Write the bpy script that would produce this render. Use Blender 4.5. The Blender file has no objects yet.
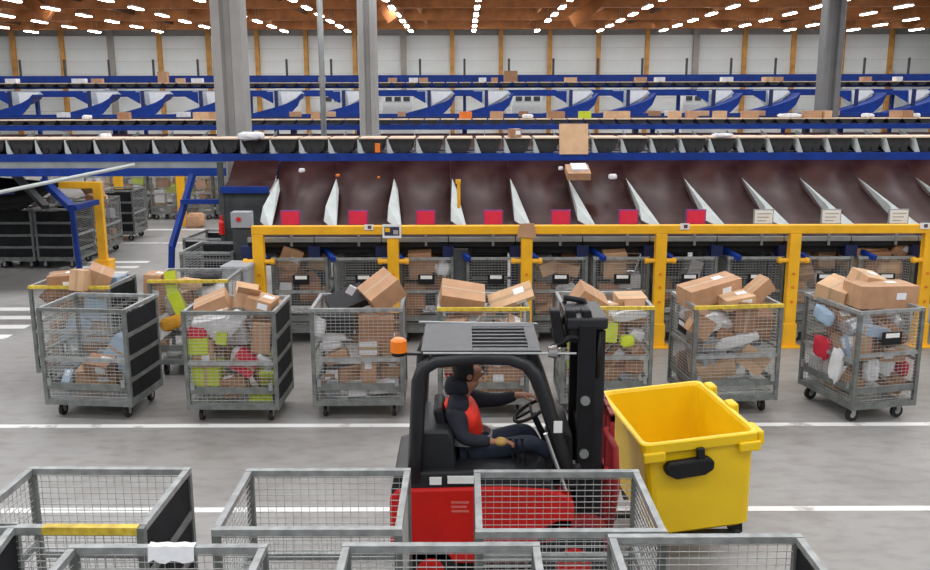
import bpy, bmesh, math, random
from math import sin, cos, pi, radians as R
from mathutils import Vector, Matrix, Euler, Quaternion, noise

# ---------------------------------------------------------------- camera, world, lights, exposure
S = bpy.context.scene
COL = S.collection
CAM_H, PITCH, FPX = 4.2, R(11.8), 900.0
cam = bpy.data.objects.new('camera', bpy.data.cameras.new('camera')); COL.objects.link(cam)
cam.location = (0, 0, CAM_H); cam.rotation_mode = 'QUATERNION'
cam.rotation_quaternion = Quaternion((1, 0, 0), R(90) - PITCH) @ Quaternion((0, 0, 1), R(-.14))
cam.data.sensor_width = 36; cam.data.lens = 36 * FPX / 930; cam.data.clip_end = 300; cam.data.clip_start = .05
S.camera = cam
S.view_settings.view_transform = 'Standard'; S.view_settings.look = 'None'
S.view_settings.gamma = 1; S.view_settings.use_curve_mapping = False
S.view_settings.exposure = 0.0
W = bpy.data.worlds.new('world'); S.world = W; W.use_nodes = True
W.node_tree.nodes['Background'].inputs[0].default_value = (.75, .85, 1, 1)
W.node_tree.nodes['Background'].inputs[1].default_value = .6
def fill_lamp(y, wx, wy, z, e, x=0, c=(.95, .98, 1)):
    l = bpy.data.lights.new('fill_lamp', 'AREA'); l.shape = 'RECTANGLE'; l.size = wx; l.size_y = wy
    l.energy = e; l.color = c
    o = bpy.data.objects.new('fill_lamp', l); COL.objects.link(o); o.location = (x, y, z)
for y_ in (-5, 2, 9, 16, 23, 30, 37, 44):          # strip lamps added for general light, unseen above and behind the view
    fill_lamp(y_, 60, 2.2, 9.2, 2150)
CX = 465.0
def at(px, py, Y):
    t = math.tan(PITCH + math.atan((py - 285) / FPX)); z = CAM_H - Y * t
    zc = Y * cos(PITCH) + (CAM_H - z) * sin(PITCH)
    return Vector(((px - CX) / FPX * zc, Y, z))
def xat(px, Y, z): return (px - CX) / FPX * (Y * cos(PITCH) + (CAM_H - z) * sin(PITCH))

# ---------------------------------------------------------------- materials
MATS = {}
def mat(name, col, rough=.6, metal=0., var=.12, scale=6., bump=0., emit=0., spec=None, alpha=1.):
    if name in MATS: return MATS[name]
    m = bpy.data.materials.new(name); MATS[name] = m; m.use_nodes = True
    nt = m.node_tree; b = nt.nodes['Principled BSDF']
    b.inputs['Roughness'].default_value = rough; b.inputs['Metallic'].default_value = metal
    if spec is not None: b.inputs['Specular IOR Level'].default_value = spec
    tc = nt.nodes.new('ShaderNodeTexCoord'); n = nt.nodes.new('ShaderNodeTexNoise')
    n.inputs['Scale'].default_value = scale; n.inputs['Detail'].default_value = 4
    nt.links.new(tc.outputs['Object'], n.inputs['Vector'])
    rp = nt.nodes.new('ShaderNodeValToRGB'); e = rp.color_ramp.elements
    e[0].position = .3; e[1].position = .7
    e[0].color = (*[c * (1 - var) for c in col], 1); e[1].color = (*[min(1, c * (1 + var)) for c in col], 1)
    nt.links.new(n.outputs['Fac'], rp.inputs['Fac']); nt.links.new(rp.outputs['Color'], b.inputs['Base Color'])
    if bump:
        bp = nt.nodes.new('ShaderNodeBump'); bp.inputs['Strength'].default_value = bump
        nt.links.new(n.outputs['Fac'], bp.inputs['Height']); nt.links.new(bp.outputs['Normal'], b.inputs['Normal'])
    if emit:
        b.inputs['Emission Color'].default_value = (*col, 1); b.inputs['Emission Strength'].default_value = emit
    if alpha < 1: b.inputs['Alpha'].default_value = alpha
    return m
M = {}
def dm(k, *a, **kw): M[k] = mat(k, *a, **kw)
dm('galv', (.175, .190, .182), .5, .3, .25, 9)
dm('galv_bright', (.33, .345, .345), .42, .4, .25, 12)
dm('wire', (.46, .47, .46), .45, .3, .15, 12)
dm('panel_dark', (.014, .015, .018), .7, 0, .3, 5, spec=.2)
dm('panel_grey', (.05, .054, .058), .65, 0, .3, 5)
dm('matt_black', (.008, .008, .009), .85, 0, .2, 4, spec=.1)
dm('rubber', (.015, .015, .016), .7)
dm('wheel_hub', (.45, .43, .38), .5, .2)
dm('yellow', (.88, .45, .012), .42, 0, .1, 4)
dm('rail_yellow', (.62, .45, .05), .5, 0, .3, 14)
dm('bin_yellow', (.86, .57, .005), .38, 0, .04, 3)
dm('orange', (.75, .2, .01), .45)
dm('blue', (.006, .035, .235), .5, 0, .2, 3, spec=.25)
dm('blue_dark', (.006, .016, .09), .5, 0, .2, 3)
dm('steel', (.36, .38, .38), .38, .5, .15, 4)
dm('steel_light', (.50, .54, .53), .45, .1, .1, 4)
dm('tray', (.70, .54, .40), .6, 0, .12, 3)
dm('cart', (.022, .022, .022), .6, 0, .4, 9)
dm('black', (.010, .010, .012), .55, 0, .2, 4, spec=.3)
dm('charcoal', (.018, .019, .023), .42, 0, .2, 4)
dm('grey_roof', (.05, .052, .058), .4, .1, .2, 6)
dm('chrome', (.7, .7, .7), .2, .9)
dm('red', (.62, .012, .008), .38, 0, .08, 4)
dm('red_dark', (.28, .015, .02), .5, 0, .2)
dm('sign_red', (.72, .02, .07), .5, 0, .1)
dm('sign_edge', (.25, .05, .25), .5)
dm('white', (.8, .8, .78), .6, 0, .05)
dm('paper', (.82, .84, .88), .7, 0, .05, 20)
dm('wood_post', (.52, .27, .07), .6, 0, .25, 2)
dm('wood_roof', (.30, .105, .028), .6, 0, .3, 1.2)
dm('wood_beam', (.42, .17, .055), .6, 0, .25, 1.5)
dm('steel_purlin', (.10, .045, .02), .6, 0, .2)
dm('wall_panel', (.72, .79, .84), .6, 0, .05, .5)
dm('side_wall', (.30, .31, .32), .8)
dm('wall_joint', (.30, .31, .32), .7)
dm('grey_box', (.36, .37, .40), .5, 0, .05)
dm('skin', (.35, .16, .10), .55, 0, .08)
dm('navy', (.010, .012, .022), .8, 0, .3, 12)
dm('jeans', (.018, .026, .05), .8, 0, .3, 14)
dm('vest', (.85, .03, .01), .6, 0, .06)
dm('reflect', (.6, .6, .62), .4, .2)
dm('glove', (.45, .28, .08), .7)
dm('hair', (.01, .008, .008), .7)
dm('sign_dark', (.03, .03, .08), .5)
dm('lamp', (1, .96, .9), .5, emit=42)
dm('beacon', (.95, .22, .01), .3, 0, .05)
# parcels
PC = {'brown': (.36, .185, .095), 'tan': (.48, .27, .15), 'light brown': (.60, .38, .22), 'dark brown': (.22, .11, .06),
      'white': (.72, .72, .74), 'grey': (.30, .31, .34), 'lime green': (.50, .58, .03), 'red': (.60, .02, .05),
      'pale blue': (.35, .47, .62), 'black': (.02, .02, .024), 'ochre': (.55, .26, .02), 'orange': (.75, .18, .02)}
for k, c in PC.items(): M['p_' + k] = mat('parcel_' + k.replace(' ', '_'), c, .7, 0, .12, 5, bump=.05)
dm('tape', (.46, .31, .18), .35, 0, .05)

def floor_mat():
    m = bpy.data.materials.new('concrete_floor'); m.use_nodes = True; nt = m.node_tree; N = nt.nodes; L = nt.links
    b = N['Principled BSDF']; tc = N.new('ShaderNodeTexCoord')
    def nz(sc, det, loc=(0, 0, 0), scl=(1, 1, 1)):
        mp = N.new('ShaderNodeMapping'); mp.inputs['Location'].default_value = loc; mp.inputs['Scale'].default_value = scl
        L.new(tc.outputs['Object'], mp.inputs[0]); n = N.new('ShaderNodeTexNoise'); n.inputs['Scale'].default_value = sc
        n.inputs['Detail'].default_value = det; L.new(mp.outputs[0], n.inputs['Vector']); return n
    n1 = nz(.45, 5); n2 = nz(3.2, 6, (5, 3, 0), (1, 2.2, 1)); n3 = nz(1.1, 6, (9, 1, 0))
    r1 = N.new('ShaderNodeValToRGB'); e = r1.color_ramp.elements
    e[0].position = .3; e[0].color = (.25, .24, .232, 1); e[1].position = .72; e[1].color = (.355, .348, .342, 1)
    L.new(n1.outputs['Fac'], r1.inputs[0])
    r2 = N.new('ShaderNodeValToRGB'); e = r2.color_ramp.elements
    e[0].position = .28; e[0].color = (.80, .78, .76, 1); e[1].position = .55; e[1].color = (1, 1, 1, 1)
    L.new(n2.outputs['Fac'], r2.inputs[0])
    r3 = N.new('ShaderNodeValToRGB'); e = r3.color_ramp.elements
    e[0].position = .60; e[0].color = (1, 1, 1, 1); e[1].position = .74; e[1].color = (.80, .76, .73, 1)
    L.new(n3.outputs['Fac'], r3.inputs[0])
    a = N.new('ShaderNodeMix'); a.data_type = 'RGBA'; a.blend_type = 'MULTIPLY'; a.inputs[0].default_value = 1
    L.new(r1.outputs[0], a.inputs[6]); L.new(r2.outputs[0], a.inputs[7])
    c = N.new('ShaderNodeMix'); c.data_type = 'RGBA'; c.blend_type = 'MULTIPLY'; c.inputs[0].default_value = 1
    L.new(a.outputs[2], c.inputs[6]); L.new(r3.outputs[0], c.inputs[7]); L.new(c.outputs[2], b.inputs['Base Color'])
    b.inputs['Roughness'].default_value = .42
    return m
def chute_mat():
    m = bpy.data.materials.new('worn_brown_chute_sheet'); m.use_nodes = True; nt = m.node_tree; N = nt.nodes; L = nt.links
    b = N['Principled BSDF']; tc = N.new('ShaderNodeTexCoord'); n = N.new('ShaderNodeTexNoise'); n.inputs['Scale'].default_value = 1.6
    n.inputs['Detail'].default_value = 5
    L.new(tc.outputs['Object'], n.inputs['Vector']); r = N.new('ShaderNodeValToRGB'); e = r.color_ramp.elements
    e[0].position = .42; e[0].color = (.030, .008, .007, 1); e[1].position = .80; e[1].color = (.066, .032, .029, 1)
    L.new(n.outputs['Fac'], r.inputs[0]); L.new(r.outputs[0], b.inputs['Base Color'])
    r2 = N.new('ShaderNodeMapRange'); r2.inputs['To Min'].default_value = .45; r2.inputs['To Max'].default_value = .30; b.inputs['Specular IOR Level'].default_value = .17
    L.new(n.outputs['Fac'], r2.inputs[0]); L.new(r2.outputs[0], b.inputs['Roughness'])
    return m
def line_mat():
    m = bpy.data.materials.new('worn_white_paint'); m.use_nodes = True; nt = m.node_tree; N = nt.nodes; L = nt.links
    b = N['Principled BSDF']; tc = N.new('ShaderNodeTexCoord'); n = N.new('ShaderNodeTexNoise'); n.inputs['Scale'].default_value = 2.4
    n.inputs['Detail'].default_value = 7
    L.new(tc.outputs['Object'], n.inputs['Vector']); r = N.new('ShaderNodeValToRGB'); e = r.color_ramp.elements
    e[0].position = .33; e[0].color = (.42, .40, .38, 1); e[1].position = .42; e[1].color = (.80, .80, .79, 1)
    L.new(n.outputs['Fac'], r.inputs[0]); L.new(r.outputs[0], b.inputs['Base Color']); b.inputs['Roughness'].default_value = .5
    return m
def concrete_mat():
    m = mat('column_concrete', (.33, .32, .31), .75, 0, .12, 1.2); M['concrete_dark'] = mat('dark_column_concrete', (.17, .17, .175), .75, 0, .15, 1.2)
    return m
M['floor'] = floor_mat(); M['chute'] = chute_mat(); M['line'] = line_mat(); M['concrete'] = concrete_mat()

# ---------------------------------------------------------------- mesh helpers
KIDS = {}
ORD = ['leftmost', 'second', 'third', 'fourth', 'fifth', 'sixth', 'seventh', 'eighth', 'ninth', 'tenth', 'eleventh', 'twelfth', 'thirteenth', 'fourteenth', 'fifteenth', 'sixteenth',
       'seventeenth', 'eighteenth', 'nineteenth', 'twentieth', 'twenty-first', 'twenty-second', 'twenty-third', 'twenty-fourth', 'twenty-fifth', 'twenty-sixth', 'twenty-seventh', 'twenty-eighth', 'twenty-ninth', 'thirtieth', 'thirty-first']
def nth(i): return 'leftmost' if i == 0 else ORD[i] + ' from the left'
class MB:
    def __init__(s): s.v = []; s.f = []
    def add(s, vs, fs):
        n = len(s.v); s.v += [tuple(v) for v in vs]; s.f += [tuple(i + n for i in f) for f in fs]; return s
    def box(s, c, d, rot=None):
        c = Vector(c); h = Vector(d) / 2
        vs = []
        for z in (-1, 1):
            for x, y in ((-1, -1), (1, -1), (1, 1), (-1, 1)):
                p = Vector((x * h.x, y * h.y, z * h.z))
                if rot is not None: p = rot @ p
                vs.append(c + p)
        return s.add(vs, [(3, 2, 1, 0), (4, 5, 6, 7), (0, 1, 5, 4), (1, 2, 6, 5), (2, 3, 7, 6), (3, 0, 4, 7)])
    def b2(s, x0, x1, y0, y1, z0, z1): return s.box(((x0 + x1) / 2, (y0 + y1) / 2, (z0 + z1) / 2), (x1 - x0, y1 - y0, z1 - z0))
    def bar(s, p, q, w, h=None, up=(0, 0, 1)):
        p = Vector(p); q = Vector(q); h = h or w; d = (q - p)
        L = d.length
        if L < 1e-6: return s
        z = d / L; u = Vector(up)
        if abs(z.dot(u)) > .95: u = Vector((0, 1, 0))
        x = u.cross(z).normalized(); y = z.cross(x)
        vs = []
        for b in (p, q):
            for i, j in ((-1, -1), (1, -1), (1, 1), (-1, 1)): vs.append(b + x * i * w / 2 + y * j * h / 2)
        return s.add(vs, [(3, 2, 1, 0), (4, 5, 6, 7), (0, 1, 5, 4), (1, 2, 6, 5), (2, 3, 7, 6), (3, 0, 4, 7)])
    def wire(s, p, q, w):          # open square prism, 8 triangles
        p = Vector(p); q = Vector(q); z = (q - p).normalized(); u = Vector((0, 0, 1)) if abs(z.z) < .9 else Vector((0, 1, 0))
        x = u.cross(z).normalized(); y = z.cross(x); vs = []
        for b in (p, q):
            for i, j in ((-1, -1), (1, -1), (1, 1), (-1, 1)): vs.append(b + x * i * w / 2 + y * j * w / 2)
        return s.add(vs, [(0, 1, 5, 4), (1, 2, 6, 5), (2, 3, 7, 6), (3, 0, 4, 7)])
    def tube(s, pts, r, n=10, cap=True):
        pts = [Vector(p) for p in pts]; rs = r if isinstance(r, (list, tuple)) else [r] * len(pts)
        rings = []; px = None
        for i, p in enumerate(pts):
            t = (pts[min(i + 1, len(pts) - 1)] - pts[max(i - 1, 0)]).normalized()
            if px is None:
                u = Vector((0, 0, 1)) if abs(t.z) < .9 else Vector((0, 1, 0)); px = u.cross(t).normalized()
            else: px = (px - t * px.dot(t)).normalized()
            py = t.cross(px)
            rings.append([p + (px * cos(2 * pi * k / n) + py * sin(2 * pi * k / n)) * rs[i] for k in range(n)])
        vs = [v for g in rings for v in g]; fs = []
        for i in range(len(pts) - 1):
            for k in range(n):
                a = i * n + k; b = i * n + (k + 1) % n; fs.append((a, b, b + n, a + n))
        if cap: fs.append(tuple(range(n - 1, -1, -1))); fs.append(tuple((len(pts) - 1) * n + k for k in range(n)))
        return s.add(vs, fs)
    def prism(s, poly, axis, a, b):     # poly of 2-d points extruded along axis ('x','y','z') from a to b
        def mk(p, t): return {'x': (t, p[0], p[1]), 'y': (p[0], t, p[1]), 'z': (p[0], p[1], t)}[axis]
        n = len(poly); vs = [mk(p, a) for p in poly] + [mk(p, b) for p in poly]
        fs = [tuple(range(n)), tuple(range(2 * n - 1, n - 1, -1))] + [(k, k + n, (k + 1) % n + n, (k + 1) % n) for k in range(n)]
        return s.add(vs, fs)
    def sheet(s, poly, th, n=None):      # thin solid from coplanar 3-d polygon
        P = [Vector(p) for p in poly]; nn = (P[1] - P[0]).cross(P[2] - P[0]).normalized() * th / 2; k = len(P)
        return s.add([p - nn for p in P] + [p + nn for p in P], [tuple(range(k - 1, -1, -1)), tuple(range(k, 2 * k))] + [(i, (i + 1) % k, (i + 1) % k + k, i + k) for i in range(k)])
    def strip(s, prof, x0, x1, th):      # profile of (y,z) swept along x with thickness th (downwards)
        n = len(prof); vs = []
        for x in (x0, x1):
            for y, z in prof: vs.append((x, y, z))
            for y, z in prof: vs.append((x, y, z - th))
        fs = []
        m = 2 * n
        for i in range(n - 1):
            fs.append((i, i + 1, m + i + 1, m + i)); fs.append((n + i + 1, n + i, m + n + i, m + n + i + 1))
            fs.append((i + 1, i, n + i, n + i + 1)); fs.append((m + i, m + i + 1, m + n + i + 1, m + n + i))
        fs.append((0, m, m + n, n)); fs.append((n - 1, 2 * n - 1, m + 2 * n - 1, m + n - 1))
        return s.add(vs, fs)
    def disc(s, c, axis, r, t, n=16): 
        a = Vector(axis).normalized() * t / 2; c = Vector(c); return s.tube([c - a, c + a], r, n)
    def build(s, name, m, parent=None, bevel=0., smooth=False, seg=2):
        me = bpy.data.meshes.new(name); me.from_pydata(s.v, [], s.f); me.validate()
        bm = bmesh.new(); bm.from_mesh(me); bmesh.ops.recalc_face_normals(bm, faces=bm.faces); bm.to_mesh(me); bm.free()
        me.materials.append(M[m] if isinstance(m, str) else m)
        o = bpy.data.objects.new(name, me); COL.objects.link(o); o.parent = parent
        if parent: KIDS.setdefault(parent.name, []).append(o)
        if smooth:
            for p in me.polygons: p.use_smooth = True
        if bevel:
            b = o.modifiers.new('bevel', 'BEVEL'); b.width = bevel; b.segments = seg; b.limit_method = 'ANGLE'
        return o
def tag(o, label=None, cat=None, group=None, kind=None):
    if label: o['label'] = label
    if cat: o['category'] = cat
    if group: o['group'] = group
    if kind: o['kind'] = kind
    return o
def empty(name, loc=(0, 0, 0), rz=0, label=None, cat=None, group=None):
    o = bpy.data.objects.new(name, None); COL.objects.link(o); o.location = loc; o.rotation_euler = (0, 0, rz); o.empty_display_size = .2
    return tag(o, label, cat, group)
def copy_tree(o, parent=None):          # a thing, its parts and their sub-parts (mesh data shared)
    c = o.copy(); COL.objects.link(c)
    if parent is not None: c.parent = parent; KIDS.setdefault(parent.name, []).append(c)
    for ch in list(KIDS.get(o.name, ())): copy_tree(ch, c)
    return c

# ---------------------------------------------------------------- the setting
def struct(mb, name, m, **k): return tag(mb.build(name, m, **k), kind='structure')
XS, Y0, Y1, ZR = 48.0, -9.0, 78.0, 10.6
fl = struct(MB().b2(-XS, XS, Y0, Y1, -.2, 0), 'floor', 'floor')
struct(MB().b2(-XS, XS, Y1, Y1 + .3, 0, ZR), 'wall_back', 'wall_joint')
bay = 4.08; wx0 = 3.06
wb = bpy.data.objects['wall_back']
pan_mesh = None
for k in range(-12, 12):
    for j in range(9):
        if pan_mesh is None:
            o = MB().box((0, 0, 0), (bay - .05, .08, 1.012)).build('wall_panel', 'wall_panel', wb, bevel=0); pan_mesh = o
        else:
            o = pan_mesh.copy(); COL.objects.link(o)
        o.location = (wx0 + bay * (k + .5), Y1 - .04, .5 + j * 1.03)
        if abs(o.location.x) > XS - 2: bpy.data.objects.remove(o) if o is not pan_mesh else None
struct(MB().b2(-XS - .3, -XS, Y0, Y1, 0, ZR), 'wall_left', 'side_wall')
struct(MB().b2(XS, XS + .3, Y0, Y1, 0, ZR), 'wall_right', 'side_wall')
struct(MB().b2(-XS, XS, Y0 - .3, Y0, 0, ZR), 'wall_front', 'side_wall')
ce = struct(MB().b2(-XS, XS, Y0, Y1, ZR, ZR + .2), 'ceiling', 'wood_roof')
# roof boards (planks proud of the deck) over the part in view
pm = None
for i in range(26):
    y = 47 + i * 1.2
    if pm is None: pm = o = MB().box((0, 0, 0), (2 * XS, 1.17, .05)).build('roof_plank', 'wood_roof', ce)
    else: o = pm.copy(); COL.objects.link(o)
    o.location = (0, y, ZR - .03)
# glulam beams across (X) and steel purlins along (Y)
n = 0
for y in (48.5, 57.5, 66.5, 75.2):
    n += 1; struct(MB().b2(-XS, XS, y - .18, y + .18, 9.55, ZR - .05), 'trim_%d' % n, 'wood_beam')
for k in range(-10, 11):
    n += 1; x = 3.06 + 4.08 * k - 2.04
    struct(MB().b2(x - .1, x + .1, 46, 77.9, 9.95, ZR - .05), 'trim_%d' % n, 'wood_beam' if k % 3 else 'steel_purlin')
# wall posts
cnt = {True: -1, False: -1}
for k in range(-11, 12):
    x = wx0 + bay * k
    if abs(x) > 41.5: continue
    grey = (k % 6 == 4); cnt[grey] += 1
    o = MB().b2(-.24 if grey else -.17, .24 if grey else .17, -.35, 0, 0, 9.7).build('wall_post', 'concrete' if grey else 'wood_post'); o.location = (x, Y1 - .08, 0)
    tag(o, ('pale grey concrete post against the far wall, %s' if grey else 'orange timber post against the far white wall, %s') % nth(cnt[grey]), 'post', 'concrete posts of the far wall' if grey else 'timber posts of the far wall')
# curved glulam struts under the roof
def strut(px0, py0, px1, py1, Y, label):
    a = at(px0, py0, Y); b = at(px1, py1, Y); mid = (a + b) / 2 + Vector((0, 0, -.25))
    m = MB()
    for p, q in ((a, mid), (mid, b)): m.bar(p, q, .5, .7)
    tag(m.build('timber_brace', 'wood_roof'), label, 'beam')
strut(612, -14, 572, 22, 56, 'curved timber brace under the roof right of the middle lamp row')
strut(374, -20, 394, 20, 56, 'short curved timber brace beside the narrower middle column')
strut(-4, -30, 52, 14, 56, 'broad pale timber brace under the roof at the left edge')
# floor markings
ln = 0
def line(x0, x1, y0, y1):
    o = MB().b2(x0, x1, y0, y1, .0005, .004).build('floor_line', 'line'); return o
g = line(-14, 14, 11.08, 11.2); tag(g, 'long white painted floor line just in front of the full parcel cages', 'floor marking')
g = line(-14, 14, 8.63, 8.74); tag(g, 'long white painted floor line running behind the yellow bin', 'floor marking')
g = line(-11.5, -6.4, 28.9, 29.1); tag(g, 'farther white floor line beyond the zebra crossing at left', 'floor marking')
g = line(-11.0, -6.4, 26.2, 26.35); tag(g, 'nearer white floor line beyond the zebra crossing at left', 'floor marking')
z = empty('zebra_crossing', (0, 0, 0), 0, 'white striped pedestrian crossing on the floor left of the cages', 'floor marking')
zm = None
for i in (0, 1, 2, 3, 8, 9, 10):
    y = 15.65 + i * .72 + (.28 if i > 7 else 0)
    x1 = -8.2 if i < 5 else -8.3 + (i - 8) * .02
    MB().b2(-10.2, x1, y - .14, y + .14, .0005, .004).build('stripe', 'line', z)
# concrete columns
def column(px, pyb, Y, w, label, m_='concrete'):
    x = at(px, 60, Y).x
    t = MB(); hw = w / 2
    prof = [(-hw, -hw * .8), (-hw * .85, -hw), (-hw * .35, -hw), (-hw * .2, -hw * .55), (hw * .2, -hw * .55), (hw * .35, -hw), (hw * .85, -hw), (hw, -hw * .8), (hw, hw), (-hw, hw)]
    t.prism(prof, 'z', 0, ZR - .05)
    o = t.build('concrete_column', m_); o.location = (x, Y, 0); tag(o, label, 'column')
column(231, 137, 21.5, .68, 'thick fluted concrete column nearest the left side of the sorting line')
column(368.5, 120, 31.0, .60, 'narrower concrete column left of centre behind the tray conveyor')
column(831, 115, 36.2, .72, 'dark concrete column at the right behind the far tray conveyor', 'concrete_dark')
x = at(322, 60, 21).x
o = empty('downpipe', (x, 21, 0), 0, 'thin grey metal pipe rising between the two left concrete columns', 'pipe')
MB().tube([(0, 0, 0), (0, 0, ZR)], .065, 12).build('pipe', 'steel', o, smooth=True)
for z_ in (4.6, 6.4, 8.2): MB().tube([(0, 0, z_ - .05), (0, 0, z_ + .05)], .085, 12).build('collar', 'steel', o)
# lamp rows: one tube lamp repeated over the whole visible roof
lp = empty('ceiling_lamp', (0, 0, 0), 0, 'bright tube lamp hanging under the brown timber roof', 'lamp', 'tube lamps under the timber roof')
MB().b2(-.15, .15, -.95, .95, 0, .10).build('lamp_housing', 'white', lp)
MB().b2(-.14, .14, -.92, .92, -.05, 0).build('lamp_tube', 'lamp', lp)
MB().tube([(0, -.5, .1), (0, -.5, 1.1)], .012, 5).build('hanger', 'steel', lp); MB().tube([(0, .5, .1), (0, .5, 1.1)], .012, 5).build('hanger', 'steel', lp)
first = True; row = -1
for k in range(-9, 9):
    cnt_l = 0; row += 1
    for j, y in enumerate((73.8, 69.1, 64.4, 59.7, 55.0, 50.3)):
        x = .75 + 5.0 * k
        if abs(x) > .53 * y + 1: continue
        if (k, j) in ((1, 1), (-9, 4)): continue
        o = lp if first else copy_tree(lp); first = False
        o.location = (x, y, 9.35); cnt_l += 1
        tag(o, 'tube lamp under the timber roof, row %s, %s from the far wall' % (nth(row), ('first' if cnt_l == 1 else ORD[cnt_l - 1])))
# ---------------------------------------------------------------- sorting lines
def tray_proto(near):
    t = empty('sorter_tray')
    MB().b2(-.262, .262, -.46, .26, .30, .335).build('tray_top', 'tray', t, bevel=.008 if near else 0)
    zb = .02 if near else .15
    c = MB(); c.prism([(-.25, .30), (-.19, zb + .06), (-.12, zb), (.12, zb), (.19, zb + .06), (.25, .30)], 'y', -.42, .42)
    c.build('cart', 'cart', t)
    if near:
        w = MB(); w.tube([(-.10, -.46, .09), (-.10, -.42, .09)], .06, 10); w.tube([(.10, -.46, .09), (.10, -.42, .09)], .06, 10)
        w.build('roller', 'charcoal', t)
        MB().sheet([(-.275, -.48, .30), (-.275, -.48, .02), (-.16, -.48, .02)], .012).build('gusset', 'steel_light', t)
        MB().sheet([(-.285, -.48, .30), (-.285, .1, .30), (-.285, -.48, .04)], .012).build('side_plate', 'steel_light', t)
    return t
def tray_row(Y, z, sp, x0, x1, near, label, group):
    p = tray_proto(near); x = x0; f = True; k = 0
    while x < x1:
        o = p if f else copy_tree(p); f = False; o.location = (x, Y, z); tag(o, label, 'conveyor tray', group); x += sp; k += 1
    return k
NY, NZ = 18.95, 3.085                      # near line
tray_row(NY, NZ - .02, .595, -12.0, 12.2, True, 'pale topped tray riding on the nearer blue sorting line', 'trays of the nearer sorting line')
def line_frame(Y, z, x0, x1, label, h=.2, extra=True, posts=(), mat_='blue', pz=0):
    f = empty('conveyor_frame', (0, Y, z), 0, label, 'conveyor')
    MB().b2(x0, x1, -.62, -.50, -h, 0).build('side_beam', mat_, f)
    MB().b2(x0, x1, .50, .62, -h, 0).build('side_beam', mat_, f)
    MB().b2(x0, x1, -.5, .5, -.06, -.02).build('running_plate', 'cart', f)
    m = MB()
    for x in posts: MB().b2(x - .07, x + .07, -.1, .1, -z + pz, -.06).build('leg', mat_, f)
    return f
fr = line_frame(NY, NZ, -12.5, 13, 'blue beam frame carrying the nearer row of trays across the hall', .15, posts=(-13.5, 5.5, 11))
MB().b2(-12.5, -4.85, -.66, -.55, -.44, -.28).build('lower_beam', 'blue', fr)
MB().b2(-12.5, -4.85, -.60, -.54, -.28, -.15).build('cable_tray', 'steel', fr)
FY, FZ = 34.0, 3.08
tray_row(FY, FZ, .585, -20.5, 20.5, False, 'small pale tray riding on the second blue sorting line', 'trays of the second sorting line')
line_frame(FY, FZ + .13, -21, 21, 'blue beam frame of the second sorting line behind the brown chutes', .18, posts=(-19, -13, -7, 0, 7, 14, 19))
TY, TZ = 43.0, 4.62
tray_row(TY, TZ - .08, .62, -26, 26, False, 'tiny dark tray on the raised blue conveyor at the back', 'trays of the raised back conveyor')
fr = line_frame(TY, TZ - .1, -27, 27, 'raised blue conveyor frame running above the blue spiral chutes', .28, posts=tuple(range(-25, 26, 5)))
MB().b2(-27, 27, .62, .70, .1, .70).build('guard_panel', 'blue', fr)
for k in range(-12, 13): MB().b2(k * 2.1 - .05, k * 2.1 + .05, .72, .78, .6, 1.45).build('guard_post', 'panel_grey', fr)
# deck conveyor under the blue chutes
fr = empty('belt_conveyor', (0, 38.5, 0), 0, 'dark flat belt conveyor catching parcels under the blue chutes', 'conveyor')
MB().b2(-23, 23, -.9, .9, 3.18, 3.32).build('belt', 'cart', fr); MB().b2(-23, 23, -1.0, -.9, 3.05, 3.42).build('side_beam', 'blue_dark', fr)
MB().b2(-23, 23, .9, 1.0, 3.05, 3.5).build('side_beam', 'blue', fr)
for k in range(-9, 10, 3): MB().b2(k * 2.4 - .1, k * 2.4 + .1, -.2, .2, 0, 3.18).build('leg', 'blue_dark', fr)
# second-line brown chutes facing the camera
far_prof = [(33.3, 2.9), (32.6, 2.66), (31.6, 2.42)]
fc = empty('far_chute'); MB().strip([(y - 33, z) for y, z in far_prof], -.62, .62, .05).build('pan', 'chute', fc)
MB().sheet([(.62, .25, 3.02), (.62, -1.4, 2.62), (.62, -1.4, 2.42), (.62, .25, 2.85)], .02).build('divider', 'steel', fc)
f = True; x = -18.8; fi = -1
while x < 19:
    fi += 1; o = fc if f else copy_tree(fc); f = False; o.location = (x, 33, 0); tag(o, 'dark brown chute below the second sorting line, %s' % nth(fi), 'chute', 'brown chutes of the second sorting line'); x += 1.26
# blue chutes
def blue_chute():
    t = empty('blue_chute')
    pts = [(.05, .02), (-.12, -.16), (-.45, -.34), (-1.0, -.52), (-1.6, -.68), (-2.3, -.86), (-3.0, -1.06)]
    m = MB(); n = len(pts)
    low = [(p[0], p[1] - (.10 + .42 * sin(pi * min(1, i / 5.5)))) for i, p in enumerate(pts)]
    poly = pts + low[::-1]
    m.prism(poly, 'y', -.62, -.56); m.build('side_wall', 'blue', t)
    m = MB(); m.prism([(p[0], p[1]) for p in pts] + [(p[0], p[1] - .05) for p in pts[::-1]], 'y', -.56, .5); m.build('trough', 'blue', t)
    m = MB(); m.prism([(0, .02), (-.25, -.20), (-.6, -.40), (-1.1, -.60), (-1.55, -.1), (-1.7, .16), (-.15, .16)], 'y', .5, .55); m.build('back_sheet', 'steel_light', t)
    m = MB(); m.prism([(-1.3, .12), (-1.95, .12), (-2.1, .05), (-1.3, -.40)], 'y', -.1, -.04); m.build('bracket', 'blue', t)
    m = MB(); m.prism([(-1.05, .16), (-1.2, .16), (-1.2, -.7), (-1.05, -.6)], 'y', -.3, -.2); m.build('strut', 'blue_dark', t)
    m = MB(); m.prism([(-.1, .1), (-.35, -.15), (-1.0, -.5), (-1.05, .1)], 'y', .38, .42); m.build('film_sheet', 'white', t)
    return t
bc = blue_chute(); f = True
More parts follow.
